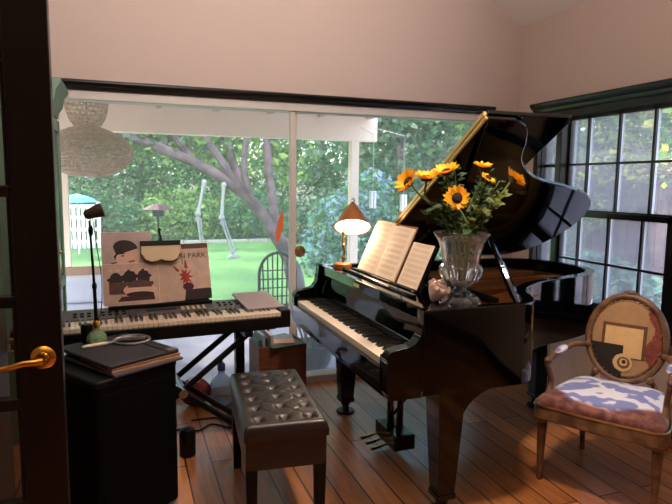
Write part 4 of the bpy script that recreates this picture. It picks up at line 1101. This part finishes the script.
# jug, red bag, cable
b = MB(); b.lathe([(.036,0),(.042,.006),(.043,.12),(.036,.145),(.02,.155),(.0,.157)], (.275,3.02,0), 22)
tag(b.build('canister', 'black_plastic'), 'small black round-topped canister on the floor right of the speaker', 'canister')
t = thing('water_jug', 'clear plastic jug with blue cap on the floor under the digital piano', 'jug', (.56, 3.70, 0))
b = MB(); b.lathe([(.07,0),(.075,.01),(.075,.13),(.06,.17),(.022,.20),(.02,.225),(.018,.225),(.02,.198),(.056,.166),(.071,.128),(.071,.014),(.0,.012)], (.56,3.70,0), 24); b.build('body', 'clear_plastic', t)
b = MB(); b.lathe([(.024,.222),(.026,.226),(.026,.26),(.018,.275),(.0,.276)], (.56,3.70,0), 18); b.tube(crom([(.56,3.70,.27),(.55,3.68,.30),(.52,3.67,.30),(.50,3.665,.285)], 4), .012, 8); b.build('cap', 'blue_plastic', t)
b = MB(); b.ell((.395,3.74,.085), (.105,.085,.083), 20, 12); 
for i, p in enumerate(b.v): b.v[i] = p+Vector((0,0,.008*math.sin(p.x*60)*math.cos(p.y*50)))
tr_ = tag(b.build('bag', 'red_cloth'), 'soft dark red bag on the floor under the digital piano', 'bag')
b = MB(); b.ell((.39,3.72,.170), (.04,.035,.028), 14, 8); b.build('bag_top', 'pale_cloth', tr_)
b = MB(); b.tube(crom([(.18,3.3,.006),(.28,3.36,.006),(.36,3.30,.006),(.45,3.37,.006),(.55,3.28,.006),(.50,3.45,.006),(.34,3.46,.006)], 7), .005, 6)
tag(b.build('cable', 'black_plastic'), 'black cable loosely coiled on the floor under the keyboard stand', 'cable')
# sun catchers on the glass
t = thing('suncatcher', 'round amber disc hanging on the glass right of the mullion', 'ornament', (1.166, YB+.064, .957))
b = MB(); b.lathe([(.0,-.004),(.035,-.004),(.042,0),(.035,.004),(.0,.004)], (0,0,0), 28, 0, None, True); b.xf(TR(1.168,YB+.066,.955) @ RX(PI/2)); o = b.build('disc', 'amber_disc', t)
q = MB(); q.tube([Vector((1.168+.028*math.cos(a), YB+.061, .955+.028*math.sin(a))) for a in [2*PI*i/24 for i in range(24)]], .003, 6, 0, True); q.build('rim', 'dull_brass', o)
b = MB(); b.tube([(1.168,YB+.066,.996),(1.168,YB+.07,1.04)], .0012, 5); b.build('hook_thread', 'steel', t)
t = thing('suncatcher', 'orange leaf-shaped glass hanging just left of the mullion', 'ornament', (1.0, YB+.02, 1.1))
b = MB(); lf_ = [(.022,.115),(.034,.06),(.026,.0),(.004,-.075),(-.016,-.11),(-.03,-.10),(-.026,-.03),(-.006,.05)]
b.prism([(1.005+x, 1.135+z) for x, z in lf_], YB+.018, YB+.024, 'xz'); b.build('leaf', 'orange_glass', t, smooth=False, bevel=.0015)
b = MB(); b.tube([(1.026,YB+.021,1.245),(1.028,YB+.024,1.32)], .0012, 5); b.build('hook_thread', 'steel', t)
NO_NORMALS -= set()
# ------------------------------------------------------------------ outdoors
GZ = -.12
struct(MB().box(-9, 14, 6.95, 34, GZ-.2, GZ).build('lawn', 'lawn', smooth=False))
struct(MB().box(-6, 3.06, YB+.14, 6.95, GZ-.2, GZ+.03).build('patio_floor', 'concrete', smooth=False))
struct(MB().box(3.07, 16, -6, 6.95, GZ-.2, GZ).build('side_ground', 'concrete', smooth=False))
# patio roof
pr = thing('patio_roof', 'cream painted wooden patio roof outside the sliding window', 'roof', (.3, 5.4, GZ+.03))
PXL, PXR, PY = -4.5, 2.78, 6.45
b = MB(); b.box(PXL, PXR, YB+.15, PY+.25, 2.27, 2.30); b.build('roof_boards', 'patio_paint', pr, smooth=False)
for k in range(13):
    x = PXL+.15+k*.585
    MB().box(x, x+.05, YB+.15, PY-.06, 2.19, 2.27).build('rafter', 'patio_paint_dull', pr, smooth=False)
MB().box(PXL, PXR+.05, PY-.06, PY+.06, 1.935, 2.27).build('beam', 'patio_paint', pr, smooth=False, bevel=.01)
MB().box(PXL, PXR, YB+.16, YB+.22, 2.06, 2.27).build('ledger', 'patio_paint_dull', pr, smooth=False)
for x in (2.555, -.58):
    MB().box(x-.05, x+.05, PY-.05, PY+.05, GZ+.03, 1.94).build('post', 'patio_paint', pr, smooth=False, bevel=.006)
# woven pendant under the roof
pdn = thing('pendant_lamp', 'wide woven straw pendant lamp hanging under the patio roof', 'lamp', (-.26, 5.0, 1.6))
PC = (-.26, 5.0, 0)
def woven(prof, nr, name, m_, seed):
    b = MB(); P = crom([(r, 0, z) for r, z in prof], 5); P = [(p.x, p.z) for p in P]
    for sgn in (1, -1):
        for k in range(nr):
            a0 = 2*PI*k/nr
            b.tube([(PC[0]+r*math.cos(a0+sgn*1.3*i/len(P)), PC[1]+r*math.sin(a0+sgn*1.3*i/len(P)), z) for i, (r, z) in enumerate(P)], .0045, 4)
    for i in range(0, len(P), 2):
        r, z = P[i]; b.tube([(PC[0]+r*math.cos(a), PC[1]+r*math.sin(a), z) for a in [2*PI*j/40 for j in range(40)]], .007, 4, 0, True)
    return b.build(name, m_, pdn)
woven([(.05,1.86),(.12,1.845),(.22,1.80),(.30,1.74),(.335,1.675),(.32,1.61),(.25,1.535),(.12,1.475)], 60, 'woven_shade', 'rattan', 1)
woven([(.16,2.07),(.15,1.98),(.12,1.90),(.08,1.855)], 24, 'woven_neck', 'rattan_pale', 2)
b = MB(); b.lathe([(.03,1.46),(.05,1.52),(.06,1.6),(.05,1.68),(.02,1.74)], PC, 16); b.build('bulb', 'lantern_white', pdn)
b = MB(); b.tube([(PC[0],PC[1],1.74),(PC[0],PC[1],2.27)], .006, 6); b.build('cord', 'satin_black', pdn)
NO_NORMALS |= {'crown', 'foliage', 'grass', 'vine_leaves'}
# foliage helper: clouds of individual bent leaves
def leaves(b, c, r, n, size, mis, rng, hollow=.55):
    c = Vector(c)
    for _ in range(n):
        while True:
            p = Vector((rng.uniform(-1,1), rng.uniform(-1,1), rng.uniform(-1,1)))
            if hollow < p.length < 1: break
        q = c+Vector((p.x*r[0], p.y*r[1], p.z*r[2])); d = Vector((rng.gauss(0,1), rng.gauss(0,1), rng.gauss(0,.8)-.3)).normalized(); s = d.orthogonal().normalized()
        s = Matrix.Rotation(rng.uniform(0, 6.28), 3, d) @ s; L = size*rng.uniform(.6,1.4); w_ = L*.36; up = d.cross(s)*L*.12
        b.add([q, q+d*L*.5+s*w_+up, q+d*L, q+d*L*.5-s*w_+up], [(0,1,2),(0,2,3)], rng.choice(mis))
def tree(name, label, x, y, clouds, trunk, mats_, size, n, seed, group=None, cat='tree', z0=GZ, hollow=.5):
    rg = random.Random(seed); t = thing(name, label, cat, (x, y, z0), 0, group)
    b = MB()
    tot = sum(r[0]*r[2]+r[0]*r[1] for _, r in clouds)
    for c, r in clouds: leaves(b, (x+c[0], y+c[1], z0+c[2]), r, int(n*(r[0]*r[2]+r[0]*r[1])/tot), size, list(range(len(mats_))), rg, hollow)
    b.build('crown', mats_, t, smooth=False)
    if trunk:
        q = MB(); q.tube([(x, y, z0-.05), (x+.05, y, z0+trunk[1]*.5), (x, y+.05, z0+trunk[1])], [trunk[0], trunk[0]*.8, trunk[0]*.5], 9)
        for c, r in clouds[:4]: q.tube([(x, y, z0+trunk[1]*.8), (x+c[0]*.6, y+c[1]*.6, z0+c[2]*.85)], [trunk[0]*.5, trunk[0]*.15], 6)
        q.build('trunk', 'bark', t)
    return t
G = 'trees and shrubs around the garden'
# hedge trees closing the lawn, left to right
HT = [(-5.2,17.5,'tall pale green tree at the far left behind the straw lamp',['leaf_c','leaf_d'],3.2),
      (-2.2,19.0,'grey-green tree behind the green lawn, left of the bone legs',['leaf_d','leaf_b'],3.4),
      (.6,18.0,'dense blue-green tree behind the lawn, above the songbooks',['leaf_b','leaf_a'],3.2),
      (3.2,19.5,'bright green tree behind the lawn, right behind the bone legs',['leaf_a','leaf_c'],3.4),
      (6.0,18.0,'dark green tree behind the leaning trunk',['leaf_b','leaf_a'],3.4),
      (8.6,16.5,'dense green tree behind the copper lamp',['leaf_a','leaf_b'],3.6),
      (10.8,14.5,'tall mixed green tree behind the white patio post',['leaf_d','leaf_a'],3.6),
      (12.4,12.0,'broad green tree behind the sunflowers',['leaf_a','leaf_d'],3.4)]
for i, (x, y, lb, ms, h) in enumerate(HT):
    tree('garden_tree', lb, x, y, [((0,0,h*.95),(2.0,1.6,1.9)), ((-.9,-.3,h*.45),(1.5,1.2,1.5)), ((.9,-.2,h*.5),(1.5,1.2,1.5)), ((.2,.2,h*1.6),(1.6,1.4,1.4))], (.22, h*.9), ms, .135, 9000, 40+i, G, hollow=.3)
HS = [(-3.4,15.8,'low pale shrub at the lawn edge far left',['leaf_c','leaf_d'],1.0), (-.9,16.2,'low green shrub at the lawn edge above the hats book',['leaf_a','leaf_b'],1.1), (1.4,16.4,'rounded green shrub at the lawn edge left of the bone legs',['leaf_a','leaf_c'],1.15), (3.5,16.2,'rounded green shrub at the lawn edge between the bone legs and trunk',['leaf_b','leaf_a'],1.1), (5.3,14.6,'dark shrub at the lawn edge behind the trunk foot',['leaf_b','leaf_d'],1.1)]
for i, (x, y, lb, ms, h) in enumerate(HS):
    tree('garden_shrub', lb, x, y, [((0,0,h*.6),(1.25,.8,h*.65)), ((.7,-.1,h*.45),(.8,.6,h*.5)), ((-.7,-.1,h*.45),(.8,.6,h*.5))], None, ms, .13, 2600, 70+i, G, 'shrub', hollow=.3)
tree('flowering_shrub', 'blue flowering shrub just right of the window mullion', 3.6, 9.4, [((0,0,.7),(.75,.6,.8)), ((.35,-.2,1.25),(.5,.5,.6)), ((-.25,-.2,.35),(.6,.4,.5))], None, ['leaf_blue','leaf_teal','leaf_b','leaf_a'], .10, 3400, 90, G, 'shrub')
tree('garden_tree', 'tall dense green tree behind the copper lamp and patio post', 5.0, 10.2, [((0,0,2.4),(1.3,1.1,1.6)), ((.9,.2,1.6),(1.2,1.0,1.4)), ((-.3,.3,3.4),(1.4,1.2,1.2)), ((.5,-.2,.6),(1.1,.8,.9))], (.16,2.6), ['leaf_a','leaf_b','leaf_d'], .18, 5200, 91, G)
tree('garden_tree', 'loose bright green tree left of the raised piano lid', 6.4, 8.8, [((0,0,2.2),(1.1,1.0,1.5)), ((.7,.2,1.4),(1.0,.9,1.2)), ((-.2,.3,3.2),(1.2,1.1,1.1)), ((0,-.2,.5),(.9,.7,.7))], (.14,2.4), ['leaf_c','leaf_a','leaf_b'], .15, 4200, 92, G)
# leaning trunk
lt = thing('leaning_tree', 'big grey tree leaning left across the lawn with forked limbs', 'tree', (2.35, 8.1, GZ))
b = MB()
b.tube(crom([(2.34,8.0,GZ-.1),(2.24,8.0,.22),(2.02,8.0,.68),(1.62,8.0,1.22),(1.05,8.0,1.62),(.30,8.0,1.93),(-.6,8.0,2.25),(-1.8,7.9,2.9)], 5), [.13]*6+[.10]*6+[.08]*8+[.068]*8+[.05]*8, 12)
b.tube(crom([(2.05,8.02,.62),(1.98,8.1,1.2),(1.92,8.15,1.75),(1.95,8.2,2.4),(2.1,8.2,3.6)], 5), [.068]*5+[.062]*8+[.05]*8, 10)
b.tube(crom([(1.62,8.0,1.22),(1.42,8.1,1.7),(1.30,8.2,2.2),(1.0,8.3,3.2)], 5), [.06]*6+[.05]*6+[.04]*4, 9)
b.tube(crom([(1.50,8.0,1.32),(1.1,7.9,1.9),(.6,7.9,2.4),(-.2,7.8,3.0)], 5), [.055]*6+[.045]*6+[.03]*4, 8)
b.tube(crom([(1.75,8.0,1.0),(1.55,7.9,1.5),(1.55,7.85,2.0),(1.7,7.8,2.7)], 5), [.05]*6+[.04]*6+[.025]*4, 8)
b.tube(crom([(.9,8.0,1.70),(.5,8.1,2.3),(.1,8.2,3.2)], 5), [.06]*5+[.04]*6, 8)
b.build('trunk', 'bark', lt)
b = MB(); rg = random.Random(5)
for c, r, n_ in (((-.8,8.2,3.4),(1.8,1.5,.9),1500), ((1.4,8.3,3.7),(1.7,1.4,1.0),1400), ((2.6,8.6,3.3),(1.0,1.0,.9),700), ((.2,8.3,2.35),(.7,.6,.35),260), ((1.7,8.5,2.4),(.7,.5,.4),300), ((-.3,8.2,2.0),(.9,.5,.35),420), ((.9,8.2,2.0),(.8,.4,.3),300), ((2.3,8.4,1.9),(.5,.4,.5),260)): leaves(b, c, r, int(n_*1.7), .11, [0,1,2], rg, .2)
b.build('crown', ['leaf_c','leaf_a','leaf_d'], lt, smooth=False)
# bone legs hanging from the limb
sk = thing('skeleton_legs', 'pair of white bone-like legs dangling from the leaning tree', 'decoration', (1.1, 7.6, .45))
def bone(a, c, r, parent=sk):
    a, c = Vector(a), Vector(c); b = MB(); d = c-a
    b.tube([a, a+d*.06, a+d*.16, a+d*.5, a+d*.84, a+d*.94, c], [r*.7, r*1.35, r*.8, r*.62, r*.85, r*1.5, r*.8], 10); b.build('bone', 'white_bone', parent)
bone((.975,7.65,1.47),(.87,7.6,1.0),.029); bone((.87,7.6,1.0),(.925,7.6,.50),.021); bone((.905,7.62,.98),(.955,7.63,.52),.015)
bone((1.22,7.65,1.44),(1.175,7.6,.95),.029); bone((1.175,7.6,.95),(1.32,7.6,.50),.019); bone((1.21,7.63,.95),(1.36,7.65,.53),.014)
b = MB()
for (x, z) in ((.935,.47), (1.335,.47)): b.ell((x, 7.6, z), (.085,.035,.03), 14, 8); b.ell((x-.05, 7.6, z-.01), (.04,.03,.02), 10, 6)
b.build('foot_bones', 'white_bone', sk)
# white garden edging behind the lawn
b = MB()
for k in range(16): b.box(-3+.55*k, -3+.55*k+.52, 15.1, 15.2, GZ, GZ+.08)
tag(b.build('lawn_edging', 'edging_stone', smooth=False, bevel=.01), 'low pale stone edging along the far side of the lawn', 'edging')
# wrought iron chair on the patio
ic = thing('garden_chair', 'black wrought iron chair with arched back on the patio', 'chair', (1.29, 5.1, GZ+.03))
IX, IY, IZ = 1.29, 5.1, GZ+.03
b = MB()
arch = [(IX-.17,IY,IZ+.40)]+[(IX-.17*math.cos(t), IY, IZ+.70+.2*math.sin(t)) for t in [i/12*PI for i in range(13)]]+[(IX+.17,IY,IZ+.40)]
b.tube(arch, .014, 8)
for k in range(-3, 4): b.tube([(IX+k*.042,IY,IZ+.42),(IX+k*.046,IY,IZ+.70+.19*math.sqrt(max(0,1-(k/4)**2)))], .007, 6)
for z in (.50,.58,.66,.74): b.tube([(IX-.165,IY,IZ+z),(IX+.165,IY,IZ+z)], .006, 6)
b.build('back', 'iron', ic)
b = MB(); b.lathe([(.0,.40),(.20,.405),(.21,.415),(.2,.425),(.0,.43)], (IX,IY-.17,IZ), 24); b.build('seat', 'iron', ic)
for (x, y) in ((-.16,0),(.16,0),(-.16,-.33),(.16,-.33)):
    b = MB(); b.tube([(IX+x,IY+y,IZ+.42),(IX+x*1.15,IY+y*1.02,IZ)], .013, 8); b.build('leg', 'iron', ic)
# black pot on the patio
b = MB(); b.lathe([(.10,0),(.15,.03),(.19,.11),(.205,.20),(.195,.24),(.18,.245),(.17,.22),(.16,.10),(.0,.06)], (1.36,4.38,GZ+.03), 28)
pt_ = tag(b.build('plant_pot', 'pot_black'), 'glossy black bowl-shaped pot outside the glass near the piano leg', 'pot')
b = MB(); rg = random.Random(3)
for k in range(14):
    a = rg.uniform(0,6.28); b.tube(crom([(1.36,4.38,.05),(1.36+.08*math.cos(a),4.38+.08*math.sin(a),.28),(1.36+.2*math.cos(a),4.38+.2*math.sin(a),.42+rg.uniform(-.05,.12))],4), .005, 5)
b.build('bare_twigs', 'bark', pt_)
# patio lounge chair at left
so_ = thing('patio_sofa', 'teak patio seat with pale cushions outside the window at left', 'seat', (-.25, 5.0, GZ+.03))
b = MB(); b.box(-.62,.12,4.75,4.82,.36,.42); b.box(-.62,.12,5.38,5.45,.36,.42); b.box(-.62,.12,5.4,5.46,.2,.70); 
for x in (-.6,.07):
    for y in (4.76,5.40): b.box(x,x+.05,y,y+.05,GZ+.03,.42)
b.build('frame', 'teak', so_, smooth=False, bevel=.004)
b = MB(); b.box(-.55,.06,4.84,5.36,.26,.40); b.build('seat_cushion', 'cushion_blue', so_, smooth=False, bevel=.04, seg=4)
b = MB(); b.box(-.54,.05,5.24,5.37,.41,.64); b.build('back_cushion', 'cushion_blue', so_, smooth=False, bevel=.05, seg=4)
# turquoise canopy far left, birdhouse, lanterns
t = thing('garden_umbrella', 'turquoise garden canopy far off behind the straw lamp', 'umbrella', (-.95, 13.5, GZ))
b = MB(); b.lathe([(.42,.99),(.30,1.08),(.0,1.17)], (-.95,13.5,0), 10); b.build('canopy', 'turquoise', t, smooth=False)
b = MB(); b.tube([(-.95,13.5,GZ),(-.95,13.5,1.16)], .02, 8); b.build('pole', 'lantern_white', t)
t = thing('bird_feeder', 'red-roofed bird feeder on a pole, left behind the lawn', 'feeder', (.56, 11.0, GZ))
b = MB(); b.lathe([(.28,.94),(.14,1.01),(.0,1.05)], (.56,11.0,0), 8); b.build('roof', 'rust_red', t, smooth=False)
b = MB(); b.lathe([(.10,.82),(.10,.945)], (.56,11.0,0), 12); b.build('seed_tube', 'iron', t)
b = MB(); b.tube([(.56,11.0,GZ),(.56,11.0,.83)], .02, 8); b.build('pole', 'iron', t)
for (x, z, lb) in ((2.70,1.26,'left one of two white lanterns hanging outside, beside the copper lamp'), (3.095,1.22,'right one of two white lanterns hanging outside, above the music book')):
    t = thing('lantern', lb, 'lantern', (x, 6.2, z-.1), 0, 'white lanterns outside')
    b = MB(); b.box(x-.035,x-.004,6.17,6.23,z-.10,z+.10); b.box(x+.004,x+.035,6.17,6.23,z-.10,z+.10); b.build('glass_body', 'lantern_white', t, smooth=False, bevel=.006)
    b = MB(); b.tube([(x,6.2,z+.10),(x,6.2,2.0),(x*.4+2.55*.6,6.40,2.1)], .003, 5); b.build('hanger', 'steel', t)
t = thing('garden_trellis', 'white lattice trellis at the far left edge of the lawn', 'trellis', (-.8, 14.6, GZ))
b = MB()
for k in range(8): b.box(-1.45+.1*k, -1.45+.1*k+.07, 14.58, 14.60, GZ, .88)
for z in (0, .28, .56, .82): b.box(-1.5, -.6, 14.60, 14.62, z, z+.07)
b.build('lattice', 'lantern_white', t, smooth=False)
for x in (-1.55, -.62): MB().box(x, x+.08, 14.56, 14.64, GZ, .95).build('trellis_post', 'lantern_white', t, smooth=False)
# side garden: board fence, vines, trees beyond
fe = thing('garden_fence', 'weathered brown board fence outside the right-hand window', 'fence', (7.0, 6.5, GZ))
FXx = 7.0
b = MB(); y = 2.0
while y < 11.5:
    hh = 1.80+rnd.uniform(-.01,.01); b.box(FXx, FXx+.02, y, y+.155, GZ, hh); y += .165
b.build('fence_boards', 'fence_wood', fe, smooth=False)
b = MB()
for z in (.25, 1.45): b.box(FXx+.02, FXx+.06, 2.0, 11.5, z, z+.09)
b.build('fence_rails', 'fence_wood', fe, smooth=False)
for y in (2.1, 4.4, 6.7, 9.0, 11.3): MB().box(FXx+.02, FXx+.11, y, y+.09, GZ, 1.82).build('fence_post', 'fence_wood', fe, smooth=False)
vi = thing('climbing_vine', 'leafless twiggy vine tangled over the top of the fence', 'vine', (6.9, 6.3, 1.4))
rg = random.Random(11); b = MB()
for k in range(70):
    y0 = rg.uniform(4.6, 8.4); z0 = rg.uniform(1.35, 1.95); p = Vector((6.9+rg.uniform(-.12,.05), y0, z0)); pts = [p]
    for s in range(5): p = p+Vector((rg.uniform(-.06,.06), rg.uniform(-.25,.25), rg.uniform(-.12,.14))); pts.append(p)
    b.tube(crom(pts, 3), rg.uniform(.005,.013), 5)
b.build('vine_stems', 'bark', vi)
b = MB(); leaves(b, (6.85,8.0,1.25), (.15,.55,.6), 420, .12, [0,1], rg, 0); leaves(b, (6.85,6.3,1.72), (.2,1.6,.25), 260, .10, [0,1], rg, 0); leaves(b, (6.85,7.2,1.05), (.12,.4,.3), 130, .11, [0], rg, 0)
b.build('vine_leaves', ['leaf_c','leaf_yellow'], vi, smooth=False)
for i, (x, y, lb, ms) in enumerate(((9.2,9.6,'green tree beyond the fence, behind the tip of the piano lid',['leaf_a','leaf_c']), (9.0,7.6,'yellow-green tree beyond the fence, left half of the right-hand window',['leaf_c','leaf_yellow','leaf_a']), (9.4,5.6,'yellow-green tree beyond the fence, at the right edge of the picture',['leaf_yellow','leaf_c','leaf_b']))):
    tree('garden_tree', lb, x, y, [((0,0,2.6),(1.2,1.3,1.3)), ((.5,-.5,3.6),(1.3,1.3,1.1)), ((.2,.5,1.7),(1.0,1.1,1.0))], (.13,2.6), ms, .17, 2600, 120+i, G)
b = thing('ground_plant', 'low teal-green bush at the fence foot, below the right-hand window', 'shrub', (6.2, 6.3, GZ))
rg = random.Random(15); q = MB(); leaves(q, (6.2,6.4,GZ+.25), (.5,1.2,.35), 1100, .14, [0,1,2], rg, 0); q.build('foliage', ['leaf_teal','leaf_b','leaf_d'], b, smooth=False)
# ------------------------------------------------------------------ light, sky, camera
wd = bpy.data.worlds.new('World'); SC.world = wd; wd.use_nodes = True; nt = wd.node_tree
bg = nt.nodes['Background']; sky = nt.nodes.new('ShaderNodeTexSky'); sky.sky_type = 'NISHITA'; sky.sun_disc = False
sky.sun_elevation = math.radians(48); sky.sun_rotation = math.radians(200); sky.dust_density = 2.5; sky.air_density = 1.2
nt.links.new(sky.outputs['Color'], bg.inputs['Color']); bg.inputs['Strength'].default_value = .62
def light(name, kind, loc, energy, color=(1,1,1), size=.2, aim=None, **kw):
    l = bpy.data.lights.new(name, kind); l.energy = energy; l.color = color
    if kind == 'AREA': l.shape = 'RECTANGLE'; l.size = size; l.size_y = kw.get('sy', size)
    elif kind == 'SPOT': l.spot_size = kw['cone']; l.spot_blend = 1.0; l.shadow_soft_size = size
    elif kind == 'SUN': l.angle = kw.get('angle', .02)
    else: l.shadow_soft_size = size
    o = bpy.data.objects.new(name, l); COL.objects.link(o); o.location = loc
    if aim is not None: o.rotation_euler = (Vector(aim)-Vector(loc)).to_track_quat('-Z', 'Y').to_euler()
    return o
light('sun_light', 'SUN', (-7, 16, 13), 6.3, (1,.94,.84), aim=(0, 5.0, 0), angle=.05)
# unseen fill spots added for wall, floor and ceiling; bulb of the piano lamp
light('wall_fill_spot', 'SPOT', (.25, .5, 3.2), 180, (1,.91,.86), .15, aim=(.55, 3.9, 2.8), cone=math.radians(78))  # added to brighten the upper back wall
light('overhead_fill_spot', 'SPOT', (1.35, 1.75, 3.1), 190, (1,.80,.62), .15, aim=(1.35, 1.76, 0), cone=math.radians(92))  # added warm fill from above for floor, piano and chair
light('ceiling_fill_spot', 'SPOT', (.3, .9, 1.95), 185, (1,.88,.80), .12, aim=(.75, 1.25, 4), cone=math.radians(158))  # added uplight that lifts the dark ceiling
light('lamp_bulb', 'POINT', (1.305, 3.30, 1.165), 3.2, (1,.76,.50), .03)
# camera (yaw 19.99 deg to the right, pitch 6.72 deg down, small roll), eye height 1.44 m
yaw, pit, rol = math.radians(19.99), math.radians(6.72), math.radians(-.668)
cam = bpy.data.cameras.new('Camera'); co = bpy.data.objects.new('Camera', cam); COL.objects.link(co); SC.camera = co
cam.sensor_fit = 'HORIZONTAL'; cam.sensor_width = 36; cam.lens = 580.5/672*36; cam.clip_start = .05; cam.clip_end = 200
fw = Vector((math.sin(yaw)*math.cos(pit), math.cos(yaw)*math.cos(pit), -math.sin(pit))); rt = Vector((math.cos(yaw), -math.sin(yaw), 0)); dn = fw.cross(rt)
r2 = rt*math.cos(rol)+dn*math.sin(rol); d2 = -rt*math.sin(rol)+dn*math.cos(rol)
Mc = Matrix((r2, -d2, -fw)).transposed()
co.rotation_euler = Mc.to_euler(); co.location = (0, 0, 1.44)
vs_ = SC.view_settings; vs_.view_transform = 'Standard'; vs_.look = 'None'; vs_.gamma = 1; vs_.use_curve_mapping = False; vs_.exposure = .6
